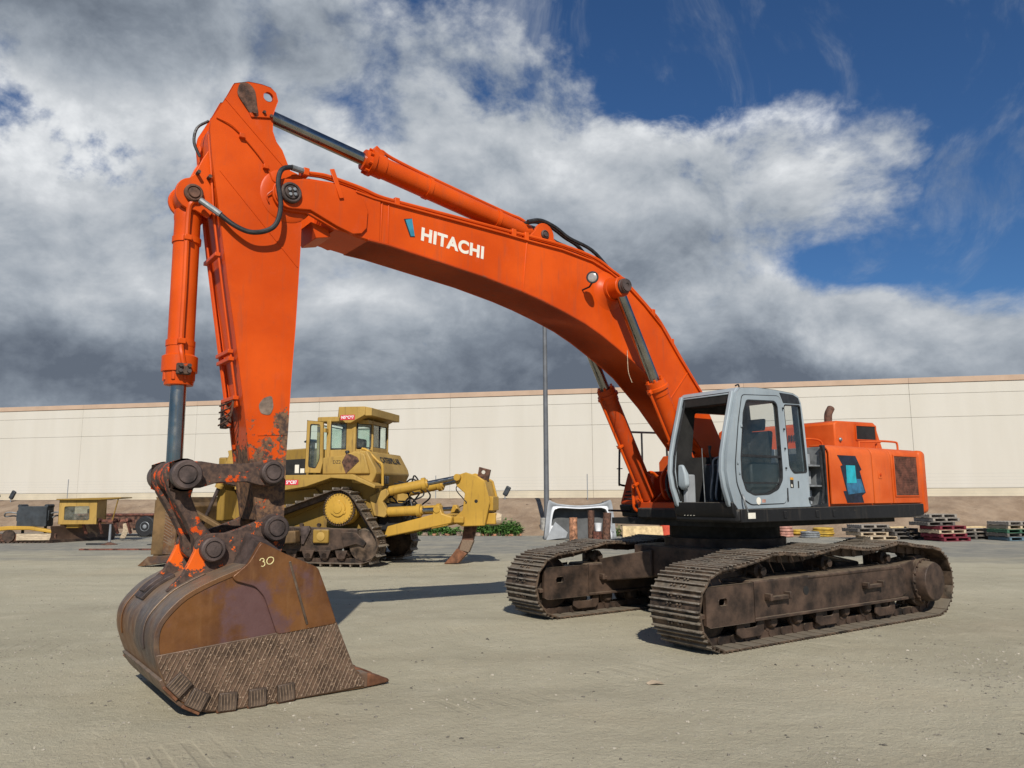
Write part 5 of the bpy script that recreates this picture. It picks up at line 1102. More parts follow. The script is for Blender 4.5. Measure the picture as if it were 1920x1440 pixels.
MB().box(.66, .72, .80, .98, 2.6, 2.7).build('door_hinge', 'yellow_paint', cb_); MB().box(.66, .72, .80, .98, 3.4, 3.5).build('door_hinge', 'yellow_paint', cb_)
rp = MB().prism([(.32, 3.80), (.30, 4.05), (-.44, 4.04), (-.44, 3.82), (-.05, 3.62), (.10, 3.62)], -1.0, 1.0).build('roof_guard', 'yellow_paint', cb_, bevel=.015)
MB().prism([(-.44, 4.035), (-.62, 4.0), (-.62, 3.80), (-.44, 3.80)], -.98, .98).build('guard_lip', 'yellow_paint', rp, bevel=.01)
sk2 = MB().box(-.16, .24, 1.001, 1.006, 3.70, 3.83).build('number_sticker', 'sticker_red', rp, smooth=0)
text_obj('sticker_number', 'N59C87', .105, 'white_paint', sk2, frame_axes((.04, 1.0075, 3.765), (-1, 0, 0), (0, 0, 1)), .001, bold=.003, sx=.95)
# blade, push arms, lift cylinders
BL = [(4.98, .03), (4.66, .32), (4.52, .70), (4.50, 1.10), (4.62, 1.50), (4.72, 1.74), (4.62, 1.74), (4.48, 1.50), (4.38, 1.10), (4.40, .66), (4.55, .26), (4.85, .03)]
bd = MB().prism(BL, -2.15, 2.15).build('blade', 'blade_steel', dz, bevel=.01)
for s_ in (1, -1):
    MB().prism([(4.76, .30), (4.72, 1.66), (4.20, 1.76), (4.06, .95), (4.04, .30)], s_ * 2.12, s_ * 2.17).build('blade_end_plate', 'blade_steel', bd, bevel=.01)
    MB().prism([(4.40, .32), (4.36, 1.70), (4.20, 1.76), (4.06, .95), (4.04, .30)], s_ * 2.165, s_ * 2.20).build('wear_plate', 'wrap_steel', bd, bevel=.01)
    hx = MB()
    for k in range(14): hx.bar((4.38, s_ * 2.202, 1.62 - .075 * k), (4.14, s_ * 2.202, 1.50 - .075 * k), .018, .012, (0, 1, 0))
    stuff(hx.build('weld_hatching', 'weld_bead', bd, smooth=0))
    MB().prism([(5.09, .02), (4.80, .26), (4.10, .30), (4.10, .14), (4.9, .02)], s_ * 2.0, s_ * 2.22).build('corner_bit', 'wrap_steel', bd, bevel=.012)
    MB().bar((4.35, s_ * 1.66, .55), (1.0, s_ * 1.62, .75), .26, .30).build('push_arm', 'blade_steel', bd, bevel=.03)
    MB().bar((4.40, s_ * 1.3, 1.45), (3.0, s_ * 1.55, .85), .13, .13).build('tilt_brace', 'blade_steel', bd, bevel=.02)
    lf = MB().lathe((3.30, s_ * .98, 2.95), (4.10, s_ * 1.02, 1.0), [(0, .09), (.95, .09), (.96, .11), (1.05, .11)], 18).build('lift_cylinder', 'yellow_paint', dz); MB().cyl((3.68, s_ * 1.0, 2.02), (4.15, s_ * 1.02, .95), .05, 14).build('rod', 'dark_steel', lf)
    MB().box(3.0, 3.42, s_ * .86, s_ * 1.10, 2.55, 2.72).build('trunnion', 'yellow_paint', lf, bevel=.03)
    MB().prism([(3.45, 2.96), (3.15, 3.0), (3.2, 2.6), (3.35, 2.6)], s_ * .90, s_ * 1.06).build('cylinder_guard', 'yellow_paint', lf, bevel=.02)
MB().prism([(4.42, .5), (4.40, 1.6), (4.26, 1.5), (4.26, .6)], -1.6, 1.6).build('blade_rib', 'blade_steel', bd, bevel=.02)
# ripper
RB = [(-2.72, 2.12), (-2.80, 2.27), (-3.0, 2.33), (-3.30, 2.24), (-3.50, 2.12), (-3.64, 1.60), (-3.50, .99), (-2.92, .97), (-2.60, 1.10), (-2.92, 1.38), (-2.98, 1.80), (-2.76, 1.98)]
rb = MB().prism([(-2.98, 2.26), (-3.46, 2.12), (-3.60, 1.60), (-3.48, 1.02), (-3.0, 1.0), (-2.98, 1.40), (-3.02, 1.85)], -.46, .46).build('ripper_box', 'yellow_bright', dz, bevel=.03)
for s_ in (1, -1):
    MB().prism(RB, s_ * .40, s_ * .47).build('box_cheek', 'yellow_bright', rb, bevel=.02)
    MB().cyl((-3.28, s_ * .469, 1.60), (-3.28, s_ * .472, 1.60), .045, 16).build('cheek_hole_shade', 'shade_black', rb)  # black disc on the cheek stands for a hole's shade
    MB().box(-2.98, -2.70, s_ * .47, s_ * .56, 1.06, 1.22).build('hinge_block', 'yellow_bright', rb, bevel=.02)
    # tower bracket, beam and cylinders on each side
    MB().prism([(-.55, 1.72), (-1.0, 1.93), (-1.13, 1.82), (-.92, 1.60), (-1.09, 1.34), (-.98, 1.20), (-.70, 1.24)], s_ * .72, s_ * .88).build('ripper_bracket', 'yellow_paint', dz, bevel=.02)
    rl = MB().prism([(-.95, .70), (-1.05, .98), (-2.25, 1.28), (-2.32, 1.50), (-2.42, 1.50), (-2.50, 1.30), (-2.76, 1.22), (-2.74, 1.06), (-2.46, 1.0)], s_ * .62, s_ * .84).build('ripper_beam', 'yellow_bright', dz, bevel=.025)
    for (xa, za, xb, zb, rr, n1) in ((-1.04, 1.86, -2.80, 2.20, .125, .88), (-1.02, 1.34, -2.36, 1.40, .12, .80)):
        a = Vector((xa, s_ * .79, za)); b = Vector((xb, s_ * (.79 if zb < 2 else .52), zb)); d = (b - a).normalized()
        rc = MB().lathe(a, b, [(0, .08), (.05, rr), (n1, rr), (n1 + .01, rr + .04), (n1 + .11, rr + .04), (n1 + .12, rr - .01), (n1 + .16, rr - .02), (n1 + .165, .06)], 24).build('ripper_cylinder', 'yellow_bright', dz)
        MB().cyl(a + d * n1, b, .058, 18).build('rod', 'chrome', rc); MB().lathe(b + Vector((0, -.07, 0)), b + Vector((0, .07, 0)), [(0, .09), (.14, .09)], 16).build('rod_eye', 'yellow_bright', rc, bevel=.01)
MB().box(-2.62, -2.30, -.62, .62, 1.05, 1.28).build('cross_beam', 'yellow_bright', dz, bevel=.03)
shk = MB().prism([(-3.24, 2.48), (-3.54, 2.40), (-3.46, 2.05), (-3.22, 1.2), (-3.16, .88), (-3.05, .50), (-2.93, .27), (-2.70, .05), (-2.35, .01), (-2.64, .34), (-2.78, .62), (-2.84, .95), (-3.0, 1.6), (-3.18, 2.15)], -.055, .055).build('ripper_shank', 'rust_pipe', dz, bevel=.012)
MB().prism([(-3.10, .60), (-2.97, .30), (-2.72, .36), (-2.80, .62)], -.075, .075).build('shank_wear', 'weld_bead', shk, bevel=.01)
MB().prism([(-2.93, .28), (-2.70, .03), (-2.31, .005), (-2.48, .18), (-2.66, .40)], -.085, .085).build('shank_point', 'tooth_steel', shk, bevel=.015)
MB().lathe((-3.36, -.056, 2.34), (-3.36, .06, 2.34), [(0, .05), (.116, .05)], 14).build('shank_hole', 'wall_cream', shk)
MB().lathe((-3.50, 0, 1.15), (-3.86, 0, 1.15), [(0, .16), (.08, .17), (.28, .15), (.34, .11), (.36, .02)], 18).build('push_block', 'wood_pale', rb)
MB().box(-3.72, -3.46, -.22, .22, 1.02, 1.30).build('push_block_seat', 'yellow_bright', rb, bevel=.02); MB().box(-3.68, -3.55, -.30, .30, 1.36, 1.72).build('pin_cover', 'yellow_bright', rb, bevel=.02)
q = random.Random(5)
for k in range(13):
    x0, y0, z0 = -.85 - .5 * q.random(), q.uniform(-.45, .55), q.uniform(1.25, 2.1); x1 = x0 - q.uniform(.3, .8)
    MB().tube(curve([(x0 + .35, y0, z0 + .05), (x0, y0, z0), ((x0 + x1) / 2, y0 + q.uniform(-.2, .2), z0 + q.uniform(-.35, .30)), (x1, y0 + q.uniform(-.2, .2), z0 - q.uniform(0, .35)), (x1 + .2, y0, z0 - .45)], 5), .022, 7).build('hose', 'rubber', dz)
MB().tube(curve([(-2.80, .3, 2.10), (-2.70, .3, 1.9), (-2.95, .45, 1.65), (-3.02, .47, 1.55), (-2.80, .35, 1.45)], 5), .014, 6).build('hose', 'rubber', dz)
MB().box(-1.35, -.70, -.55, .62, .85, 1.55).build('rear_case', 'shade_black', dz, bevel=.05)

# ------------------------------------------------------------------ things along the foot of the bank
def deck_pallet(name, label, m, loc, rz, group, w_=1.2, d_=1.0, m2=None):
    t_ = thing(name, label, 'pallet', loc, rz, group)
    if m not in deck_pallet.cache:
        deck_pallet.cache[m] = (MB().box(-.6, .6, -.048, .048, 0, .02).build('deck_board', m, None, bevel=.003, seg=1), MB().box(-.05, .05, -.5, .5, 0, .095).build('stringer', m, None, bevel=.004, seg=1),
                                MB().box(-.6, .6, -.05, .05, 0, .02).build('bottom_board', m, None, bevel=.003, seg=1))
        for o in deck_pallet.cache[m]: C.objects.unlink(o)
    db, stt, bb_ = deck_pallet.cache[m]; q = random.Random(hash_(label))
    for k in range(7): inst(db, t_, Matrix.Translation((0, -.45 + .15 * k + q.uniform(-.01, .01), .118)))
    for k in (-1, 0, 1): inst(stt, t_, Matrix.Translation((k * .545, 0, .0215)))
    for k in (-1, 0, 1): inst(bb_, t_, Matrix.Translation((0, k * .44, 0)))
    return t_
deck_pallet.cache = {}
def hash_(s_): return sum((i + 1) * ord(c_) for i, c_ in enumerate(s_))
H = .142
# red and pale stack
GR = 'pallets stacked at the foot of the bank'
sx, sy = 16.35, 29.55
for k, (m, lab, dx, dy, a) in enumerate((('wood_red', 'dark red pallet at the very bottom of the red and grey stack', .05, 0, 14), ('wood_red', 'dark red pallet second from the ground in its stack', -.05, .02, 15), ('wood_pale', 'pale raw pallet held between two dark red pallets', -.08, .02, 13),
                                       ('wood_red', 'uppermost dark red pallet, under weathered grey pallets', -.06, .03, 15), ('wood_dark', 'dark weathered pallet resting right on the uppermost red pallet', -.40, .15, 12), ('wood_grey', 'grey pallet second from the top, overhanging the red ones', -.15, .25, 13), ('wood_grey', 'weathered grey pallet on top of the red stack', -.22, .3, 11))):
    deck_pallet('pallet', lab, m, (sx + dx, sy + dy, .001 + k * H), R(a), GR)
sx, sy = 18.95, 29.7
for k, (m, lab, dx, dy, a) in enumerate((('wood_blue', 'pale blue pallet on the ground near the right edge', .0, 0, 12), ('wood_dark', 'dark pallet lying on the pale blue one', -.05, .05, 13), ('wood_green', 'green pallet in the right-hand stack', -.02, .02, 10), ('wood_pale', 'pale pallet resting on the green one', .05, .1, 12), ('wood_grey', 'grey pallet topping the right-hand green and blue stack', .03, .05, 13))):
    deck_pallet('pallet', lab, m, (sx + dx, sy + dy, .001 + k * H), R(a), GR)
sx, sy = 14.0, 30.9
for k, (m, lab, dx, dy, a) in enumerate((('wood_pale', 'pale pallet at the bottom behind the near track', .25, -.3, 8), ('wood_pale', 'second pale pallet up behind the near track', .0, 0, 10), ('wood_dark', 'dark pallet third up under the counterweight', -.1, .1, 12), ('wood_grey', 'grey pallet topping the stack seen under the counterweight', .1, .1, 9))):
    deck_pallet('pallet', lab, m, (sx + dx, sy + dy, .001 + k * H), R(a), GR)
for k, (m, lab) in enumerate((('wood_dark', 'black stained pallet on the ground left of the red stack'), ('wood_dark', 'black stained pallet raised second left of the red stack'), ('wood_dark', 'black stained pallet topping the dark pile left of the red stack'))):
    deck_pallet('pallet', lab, m, (15.35 - .08 * k, 30.75 + .1 * k, .001 + k * H), R(9 + 3 * k), GR)
for k, lab in enumerate(('dark pallet on the ground between red and green stacks', 'dark pallet second up between red and green stacks', 'dark pallet third up between red and green stacks')):
    deck_pallet('pallet', lab, 'wood_dark' if k < 2 else 'wood_grey', (17.75, 30.6 + .05 * k, .001 + k * H), R(12 + 2 * k), GR)
def one(name, mb, m, label, cat, loc, rz=0, bevel=0.0, group=None):
    o = mb.build(name, m, None, bevel=bevel); o.location = loc; o.rotation_euler = (0, 0, rz); return tag(o, label, cat, group)
def board(name, label, cat, loc, rz, lx, ly, th, m, nails=True):
    t_ = thing(name, label, cat, loc, rz)
    for k in range(3): MB().box(-lx / 2, lx / 2, -ly / 2 + ly / 3 * k + .004, -ly / 2 + ly / 3 * (k + 1) - .004, 0, th + .004 * (k % 2)).build('board', m, t_, bevel=.003, seg=1)
    return t_
board('plank_bundle', 'pale new planks lying between the red and green pallet stacks', 'planks', (17.85, 30.7, .43), R(12), 1.3, .5, .05, 'plywood')
board('plank_bundle', 'short pale planks under the back of the excavator', 'planks', (15.15, 30.9, .43), R(14), .8, .4, .05, 'plywood')
# coiled straps and plastic rings beside the tracks
def ring(name, label, m, loc, r, tr, n=3):
    t_ = thing(name, label, 'hose coil', loc)
    for k in range(n):
        q = random.Random(k * 7 + hash_(label)); ox, oy = q.uniform(-.05, .05), q.uniform(-.05, .05)
        MB().tube([(ox + r * math.cos(a * .2618) * (1 - .04 * k), oy + r * .95 * math.sin(a * .2618), tr * (1 + 1.85 * k)) for a in range(25)], tr, 8).build('coil_turn', m, t_)
    return t_
ring('hose_coil', 'yellow hose coil lying at the foot of the bank', 'yellow_plastic', (13.05, 32.9, 0), .42, .05, 4)
ring('hose_coil', 'small yellow hose coil left of the big yellow coil', 'yellow_plastic', (12.2, 33.2, 0), .30, .05, 3)
ring('hose_coil', 'pink faded hose coil right behind the cab deck', 'pink_plastic', (11.35, 32.6, 0), .30, .06, 4)
ring('hose_coil', 'brown hose coil leftmost behind the near track', 'rust_red', (10.75, 32.3, 0), .26, .06, 3)
ring('hose_coil', 'grey hose coil between the pink and yellow coils', 'grey_metal', (12.2, 32.0, 0), .36, .045, 3)
# upturned white truck hood
hdw = thing('truck_hood', 'white truck engine hood standing on its edge before the bank', 'truck hood', (2.72, 31.4, 0), R(4))
outl = roundpoly([(-1.46, .0), (-1.26, 1.58), (-.85, 1.42), (0, 1.34), (.85, 1.42), (1.26, 1.58), (1.46, .0)], .12); innr = roundpoly([(-1.08, .0), (-.98, 1.08), (-.75, 1.20), (0, 1.16), (.75, 1.20), (.98, 1.08), (1.08, .0)], .12)
MB().prism(outl, .42, .47).build('skin', 'hood_inside_shade', hdw, bevel=.02)
fl = MB(); ns = 9
def lerp2(poly, n):
    q, L_ = resample(poly, n); return q
oo = [(-1.46, .0), (-1.26, 1.56), (-.85, 1.42), (0, 1.34), (.85, 1.42), (1.26, 1.56), (1.46, .0)]; ii = [(-1.20, .0), (-1.07, 1.12), (-.80, 1.27), (0, 1.23), (.80, 1.27), (1.07, 1.12), (1.20, .0)]
sm = lambda poly: [(p.x, p.z) for p in curve([(x, 0, z) for x, z in poly], 4)]
oo, ii = sm([(-1.46, .0), (-1.37, .85), (-1.27, 1.52), (-1.12, 1.50), (-.80, 1.40), (0, 1.34), (.80, 1.40), (1.12, 1.50), (1.27, 1.52), (1.37, .85), (1.46, .0)]), sm([(-1.24, .0), (-1.17, .75), (-1.08, 1.14), (-.96, 1.24), (-.72, 1.27), (0, 1.23), (.72, 1.27), (.96, 1.24), (1.08, 1.14), (1.17, .75), (1.24, .0)])
mid_ = [(a[0] * .3 + b[0] * .7, a[1] * .3 + b[1] * .7) for a, b in zip(oo, ii)]
skt = MB().loft([[(x * .985, .42, z * .985) for x, z in oo], [(x, -.02, z) for x, z in oo], [(x, -.05, z) for x, z in mid_]], False, False).build('skirt', 'hood_grey', hdw, smooth=40); md = skt.modifiers.new('solid', 'SOLIDIFY'); md.thickness = .012
fl.loft([[(x, -.055, z) for x, z in mid_], [(x, -.09, z) for x, z in ii], [(x * .985, -.04, z * .985) for x, z in ii]], False, False)
inn = MB().loft([[(x, -.06, z) for x, z in ii], [(x * .96, .41, z * .97) for x, z in ii]], False, False).build('inner_wall', 'hood_inside_shade', hdw, smooth=50); md = inn.modifiers.new('solid', 'SOLIDIFY'); md.thickness = .012
flo = fl.build('rim', 'white_paint', hdw, smooth=50); md = flo.modifiers.new('solid', 'SOLIDIFY'); md.thickness = .012
MB().prism([(-1.42, .02), (-1.05, .72), (-.55, .30), (-.62, .10), (-1.38, 0)], -.30, -.27).build('torn_flap', 'hood_grey', hdw, bevel=.006); MB().box(-1.2, -.95, -.10, -.07, .42, .56).build('bracket', 'white_paint', hdw, bevel=.01)
MB().box(1.14, 1.36, -.09, -.07, .30, .55).build('bracket', 'hood_grey', hdw, bevel=.01)
# steel pipes stood on end in front of it
def pipe(label, m, loc, r, h, lean=(0, 0), cap=None):
    t_ = thing('steel_pipe', label, 'pipe', loc); a, b = (0, 0, 0), (lean[0], lean[1], h)
    MB().lathe(a, b, [(0, r), (h, r), (h, r * .86), (h - .3, r * .86), (h - .3, .002)], 20).build('tube', m, t_)
    MB().lathe((0, 0, h * .02), b, [(0, r), (0, r * 1.12), (.05, r * 1.12), (.05, r)], 20).build('collar', m, t_); return t_
pipe('shiny orange and white stained pipe before the white hood', 'copper_pipe', (2.30, 29.6, 0), .155, .92)
pipe('dark rusty pipe in the middle of the white hood', 'rust_pipe', (3.02, 30.0, 0), .13, 1.18)
pipe('rusty leaning pipe rightmost before the white hood', 'rust_pipe', (3.52, 29.6, 0), .155, 1.10, (.08, 0))
one('plastic_tub', MB().lathe((0, 0, 0), (0, 0, .3), [(0, .10), (.28, .14), (.30, .15), (.30, .13), (.05, .10), (.05, .004)], 18), 'white_paint', 'small white plastic tub between the rusty pipes', 'tub', (3.22, 29.4, .42))
one('drum', MB().lathe((0, 0, 0), (0, 0, .62), [(0, .26), (.02, .28), (.20, .28), (.21, .295), (.24, .295), (.25, .28), (.42, .28), (.43, .295), (.46, .295), (.47, .28), (.60, .28), (.62, .26), (.61, .004)], 24), 'rust_red', 'rusty drum standing behind the pipes before the white hood', 'drum', (3.2, 29.5, 0)).scale = (.6, .6, .66)
bkt = thing('plastic_bucket', 'orange red plastic bucket seen under the excavator deck', 'bucket', (6.62, 33.2, 0))
MB().lathe((0, 0, 0), (0, 0, .8), [(0, .30), (.55, .36), (.56, .39), (.62, .39), (.62, .35), (.1, .29), (.1, .004)], 22).build('pail', 'red_plastic', bkt); MB().tube([(.38 * math.cos(R(a)), .05, .6 - .3 * math.sin(R(a))) for a in range(0, 181, 20)], .012, 6).build('bail', 'galvanized', bkt)
board('plywood_sheets', 'yellowish plywood sheets leaning low behind the far track', 'plywood', (5.55, 33.4, .0), R(-6), 1.7, .6, .45, 'plywood')
# rubble and bricks along the kerb of the yard
q = random.Random(21)
for k in range(34):
    s_ = -7.6 + 9.5 * k / 34 + q.uniform(-.12, .12); p = WO + E_ * s_ - N_ * (6.35 + q.uniform(-.15, .25)); br = q.random() < .45
    mb = MB().box(-.12, .12, -.07, .07, 0, .09) if br else MB().add([(x * q.uniform(.7, 1.2), y * q.uniform(.7, 1.2), z * q.uniform(.7, 1.3)) for x in (-.16, .16) for y in (-.12, .12) for z in (0, .13)], [(0, 1, 3, 2), (4, 6, 7, 5), (0, 4, 5, 1), (2, 3, 7, 6), (0, 2, 6, 4), (1, 5, 7, 3)])
    o = mb.build('brick' if br else 'rubble_stone', 'brick' if br else 'rubble', None, bevel=.015, seg=1); o.location = (p.x, p.y, 0); o.rotation_euler = (0, 0, q.uniform(0, 3))
    tag(o, 'loose red brick in the row along the foot of the bank' if br else 'broken concrete lump in the row along the foot of the bank', 'brick' if br else 'stone', 'red bricks edging the yard' if br else 'concrete lumps edging the yard')
# weeds
def weed(label, s0, s1, n, seed, hmax):
    q = random.Random(seed); mb = MB(); st_ = MB(); c0 = WO + E_ * ((s0 + s1) / 2) - N_ * 5.9
    for k in range(n):
        s_ = q.uniform(s0, s1); d_ = 5.9 + q.gauss(0, .28); p = WO + E_ * s_ - N_ * d_; zb = max(0, bank_h(s_, d_)); h = hmax * q.uniform(.35, 1.0) * (1 - .45 * abs((s_ - (s0 + s1) / 2) / ((s1 - s0) / 2)) ** 2)
        lean = Vector((q.uniform(-.25, .25), q.uniform(-.25, .25), 1)); tip = p + Vector((0, 0, zb)) + lean * h; st_.tube([tuple(p + Vector((0, 0, zb)) - c0), tuple(tip - c0)], [.008, .004], 4)
        for j in range(9):
            c_ = p + Vector((0, 0, zb)) + lean * h * q.uniform(.25, 1.05) + Vector((q.uniform(-.1, .1), q.uniform(-.1, .1), 0)) - c0
            a = q.uniform(0, 6.28); e = Vector((math.cos(a), math.sin(a), q.uniform(-.2, .6))).normalized(); f = e.cross(Vector((q.uniform(-.5, .5), q.uniform(-.5, .5), 1))).normalized(); L_ = q.uniform(.07, .14); W_ = L_ * .45
            mb.add([c_, c_ + e * L_ * .5 + f * W_, c_ + e * L_, c_ + e * L_ * .5 - f * W_], [(0, 1, 2, 3)])
    t_ = thing('weed_patch', label, 'weeds', tuple(c0)); mb.build('foliage', 'weed_leaf', t_, smooth=0); st_.build('stem', 'weed_leaf', t_, smooth=0)
weed('leafy green weed clump left of the light pole footing', -.9, 1.55, 620, 1, .66)
weed('low green weeds seen under the bulldozer ripper', -5.0, -1.4, 520, 2, .46)
weed('tiny green weed tuft on the bank beside the plywood', 5.2, 6.0, 30, 3, .35)

# ------------------------------------------------------------------ scrap machinery at the left edge
gb = thing('towed_grader', 'rusty towed grader with yellow cab box and long brown blade', 'grader', (-17.2, 31.3, 0), R(8))
MB().loft([[(-1.0 + 1.5 * f, -.6 + 2.6 * f + yy, zz) for yy, zz in ((-.10, .02), (.06, .22), (.10, .42), (-.02, .64), (.05, .66), (.18, .42), (.13, .22), (.0, .02))] for f in (0, .5, 1)]).build('blade', 'moldboard', gb, bevel=.01)
MB().loft([[(-1.0 + 1.5 * f, -.65 + 2.6 * f + yy, zz) for yy, zz in ((-.10, .0), (-.02, .12), (.02, .12), (-.05, .0))] for f in (0, 1)]).build('cutting_edge', 'track_frame', gb, bevel=.004)
MB().bar((-.70, .1, .82), (1.75, .5, .80), .14, .12).build('main_beam', 'rust_red', gb, bevel=.01)
for x in (-.1, .5, 1.1, 1.6): MB().bar((x, .1, .80), (x + .1, .3, .30), .10, .08).build('strut', 'rust_red', gb, bevel=.01); MB().lathe((x, .0, .86), (x, .35, .86), [(0, .07), (.35, .07)], 12).build('shaft', 'rust_red', gb)
cbx = MB().holed([(-.92, .70), (.52, .70), (.50, 1.66), (-.92, 1.66)], [roundpoly([(-.72, .86), (.24, .86), (.22, 1.42), (-.72, 1.42)], .06)], -.15, -.10).build('cab_front', 'yellow_paint', gb, bevel=.01)
MB().holed([(-.92, .70), (.52, .70), (.50, 1.66), (-.92, 1.66)], [roundpoly([(-.72, .86), (.24, .86), (.22, 1.42), (-.72, 1.42)], .06)], .80, .85).build('cab_back', 'yellow_paint', gb, bevel=.01)
MB().prism([(-.72, .86), (.24, .86), (.22, 1.42), (-.72, 1.42)], -.13, -.12).build('cab_pane', 'green_glass', gb, smooth=0); MB().box(.44, .50, -.1, .8, .70, 1.66).build('cab_side', 'yellow_paint', gb, bevel=.01); MB().box(-.92, -.86, -.1, .8, .70, 1.66).build('cab_side', 'yellow_paint', gb, bevel=.01)
MB().prism([(-1.0, 1.66), (.6, 1.66), (1.45, 1.72), (1.42, 1.77), (-.98, 1.71)], -.3, 1.0).build('cab_roof', 'yellow_dull', gb, bevel=.01); MB().tube([(1.3, -.2, 1.70), (1.1, -.1, .85)], .025, 8).build('roof_post', 'yellow_dull', gb)
MB().box(.0, .30, .2, .5, .85, 1.30).build('engine_block', 'rust_red', gb, bevel=.03); MB().box(-.9, -.2, .0, .4, .55, .72).build('yellow_bracket', 'yellow_bright', gb, bevel=.02); MB().loft([[(1.30, .2, .10), (1.50, .3, .10), (1.45, .45, .15)], [(1.42, .2, .45), (1.62, .35, .5), (1.5, .5, .45)], [(1.38, .25, .70), (1.52, .32, .72), (1.46, .42, .70)]]).build('counterweight', 'wood_pale', gb, bevel=.02)
dk = thing('steel_hopper', 'dark grey steel hopper box with side arms resting on scrap frame', 'hopper', (-19.15, 31.2, 0), R(6))
MB().prism(roundpoly([(-.52, .62), (.60, .62), (.58, 1.42), (-.50, 1.42)], .06), -.3, .3).build('shell', 'grey_box', dk, bevel=.02)
for s_ in (-1, 1):
    MB().cyl((s_ * .50 + .04, -.28, 1.43), (s_ * .50 + .04, .28, 1.43), .07, 12).build('corner_roll', 'grey_box', dk); MB().box(s_ * .56 + .02 - .05, s_ * .56 + .02 + .05, -.2, .2, .85, 1.25).build('side_plate', 'grey_box', dk, bevel=.01)
    MB().tube(curve([(s_ * .58, 0, 1.12), (s_ * .85, -.1, 1.18), (s_ * 1.05, -.1, 1.15), (s_ * 1.1, 0, 1.02), (s_ * .8, .1, 1.04), (s_ * .6, .1, .95)], 4), .03, 7).build('arm', 'grey_metal', dk)
MB().bar((-.4, 0, .62), (-.4, 0, .0), .08, .08, (0, 1, 0)).build('leg', 'grey_box', dk); MB().bar((.45, 0, .62), (.45, 0, .0), .08, .08, (0, 1, 0)).build('leg', 'grey_box', dk)
fr_ = thing('loader_frame', 'yellow cast loader frame lying beside the rusty grader blade', 'machine frame', (-20.0, 30.6, 0), R(4))
MB().loft([[(-1.6, 0, .34), (-1.6, .3, .34), (-1.6, .3, .46), (-1.6, 0, .46)], [(-.6, 0, .42), (-.6, .3, .42), (-.6, .3, .60), (-.6, 0, .60)], [(.2, 0, .50), (.2, .3, .50), (.2, .3, .66), (.2, 0, .66)], [(1.0, 0, .50), (1.0, .3, .50), (1.0, .3, .64), (1.0, 0, .64)], [(1.9, 0, .36), (1.9, .3, .36), (1.9, .3, .48), (1.9, 0, .48)]]).build('arm', 'yellow_bright', fr_, bevel=.03)
MB().box(-1.8, 2.0, .05, .5, .05, .36).build('skid', 'rust_pipe', fr_, bevel=.03); MB().prism(circ(.25, .28, .24, 14), -.02, .05).build('hub', 'track_frame', fr_); MB().box(.55, 1.9, -.02, .04, .10, .36).build('side_panel', 'wood_pale', fr_, bevel=.01)
q = MB()
for k in range(24): q.box(-1.8 + .16 * k, -1.70 + .16 * k, -.15, .55, 0, .05)
q.build('track_pads', 'track_frame', fr_)
trl = thing('dump_trailer', 'brown tipping trailer with white wheel behind the grader', 'trailer', (-18.25, 36.2, 0), R(-4))
MB().prism([(-2.1, .95), (-1.7, .35), (1.5, .35), (1.9, .95)], -.6, .6).build('tub', 'rust_pipe', trl, bevel=.02); MB().box(-2.2, 2.0, -.66, .66, .94, 1.02).build('rim', 'rust_red', trl, bevel=.01)
wl_ = MB().lathe((1.75, -.95, .46), (1.75, -.65, .46), [(0, .26), (.0, .42), (.04, .46), (.24, .46), (.30, .40), (.30, .1)], 24).build('tyre', 'rubber', trl); MB().lathe((1.75, -.96, .46), (1.75, -.8, .46), [(0, .05), (.03, .17), (.0, .20), (.02, .23), (.1, .22)], 20).build('rim', 'galvanized', wl_)
MB().bar((1.5, -.3, .32), (2.9, -.5, .36), .08, .10).build('drawbar', 'black_paint', trl, bevel=.01); MB().box(1.0, 2.2, -.6, -.3, .28, .42).build('axle', 'black_paint', trl, bevel=.02)
js = thing('jack_stand', 'slender silver jack stand on the asphalt before the brown blade', 'jack stand', (-15.1, 29.3, 0))
MB().tube([(0, 0, .03), (0, 0, .75)], [.05, .04], 12).build('post', 'galvanized', js); MB().lathe((0, 0, 0), (0, 0, .1), [(0, .30), (.02, .28), (.08, .08), (.1, .05)], 20).build('base', 'rust_pipe', js); MB().box(-.85, -.1, -.06, .06, .0, .06).build('handle', 'black_plastic', js, bevel=.01)
js2 = thing('jack_stand', 'black trailer jack with red band beside the dozer blade', 'jack stand', (-13.05, 29.4, 0))
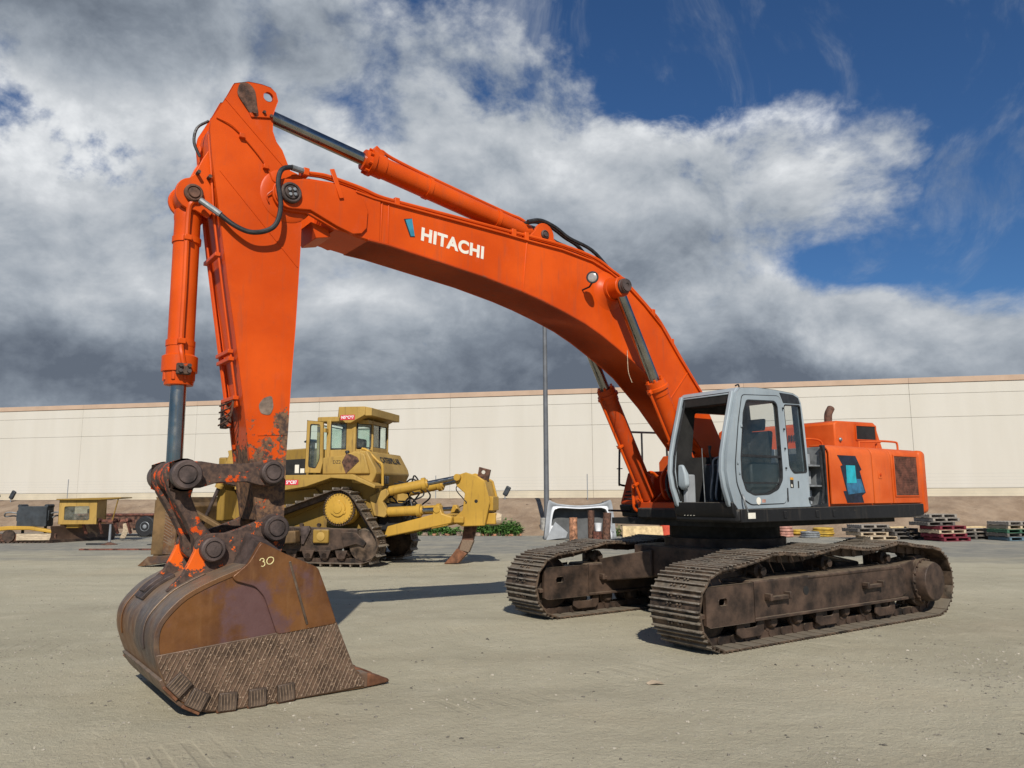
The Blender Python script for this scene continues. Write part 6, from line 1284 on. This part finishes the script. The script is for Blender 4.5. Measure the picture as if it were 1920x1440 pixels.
MB().tube([(0, 0, .02), (0, 0, .62)], .05, 10).build('post', 'black_plastic', js2); MB().lathe((0, 0, 0), (0, 0, .1), [(0, .22), (.02, .2), (.05, .06)], 16).build('base', 'galvanized', js2); MB().box(-.1, .45, -.08, .08, .55, .72).build('red_band', 'sticker_red', js2, bevel=.01); MB().box(-.55, .1, -.1, .1, .35, .5).build('coupler', 'black_plastic', js2, bevel=.03); MB().box(-.5, .2, -.4, .4, .0, .03).build('foot', 'black_plastic', js2)
one('timber', MB().box(-1.4, 1.4, -.07, .07, 0, .05), 'rust_red', 'long thin brown timber on the asphalt before the jack stands', 'timber', (-13.1, 26.2, .001), R(-2), .006)
# small floodlights on the crest of the bank
def flood(label, s_, lean):
    p = WO + E_ * s_ - N_ * .95; zb = bank_h(s_, .95); t_ = thing('floodlight', label, 'floodlight', (p.x, p.y, zb), WALL_RZ, 'floodlights on the crest of the bank')
    MB().tube([(0, 0, -.1), (0, 0, .25)], .03, 8).build('stem', 'galvanized', t_); b_ = MB().box(-.13, .13, -.08, .08, -.26, .26).build('lamp_head', 'grey_box', t_, bevel=.05, seg=3); b_.matrix_local = Matrix.Translation((lean * .10, 0, .42)) @ Matrix.Rotation(R(lean * 28), 4, 'Y')
flood('leftmost dark floodlight on the bank, tilted to the left', -31.2, -1); flood('dark floodlight on the bank above the grey hopper, tilted right', -30.3, 1); flood('low dark floodlight on the bank right of the ripper', -1.6, -1); flood('low dark floodlight on the bank just left of the pole', -.2, 1)
# scraps of litter on the grit
one('paper_scrap', MB().add([(-.07, -.03, .004), (.0, -.05, .02), (.08, -.02, .005), (.06, .04, .012), (-.02, .05, .03), (-.08, .03, .006)], [(0, 1, 4, 5), (1, 2, 3, 4)]), 'wood_pale', 'small crumpled paper scrap on the grit in the foreground', 'litter', (1.30, 7.35, 0), 0)
one('paper_scrap', MB().add([(-.09, -.04, .004), (.0, -.05, .05), (.09, -.03, .005), (.06, .05, .02), (-.06, .05, .03)], [(0, 1, 2, 3, 4)]), 'white_paint', 'white paper scrap on the bank beyond the ripper', 'litter', tuple(on_bank(-1.05, 4.4)), 0)
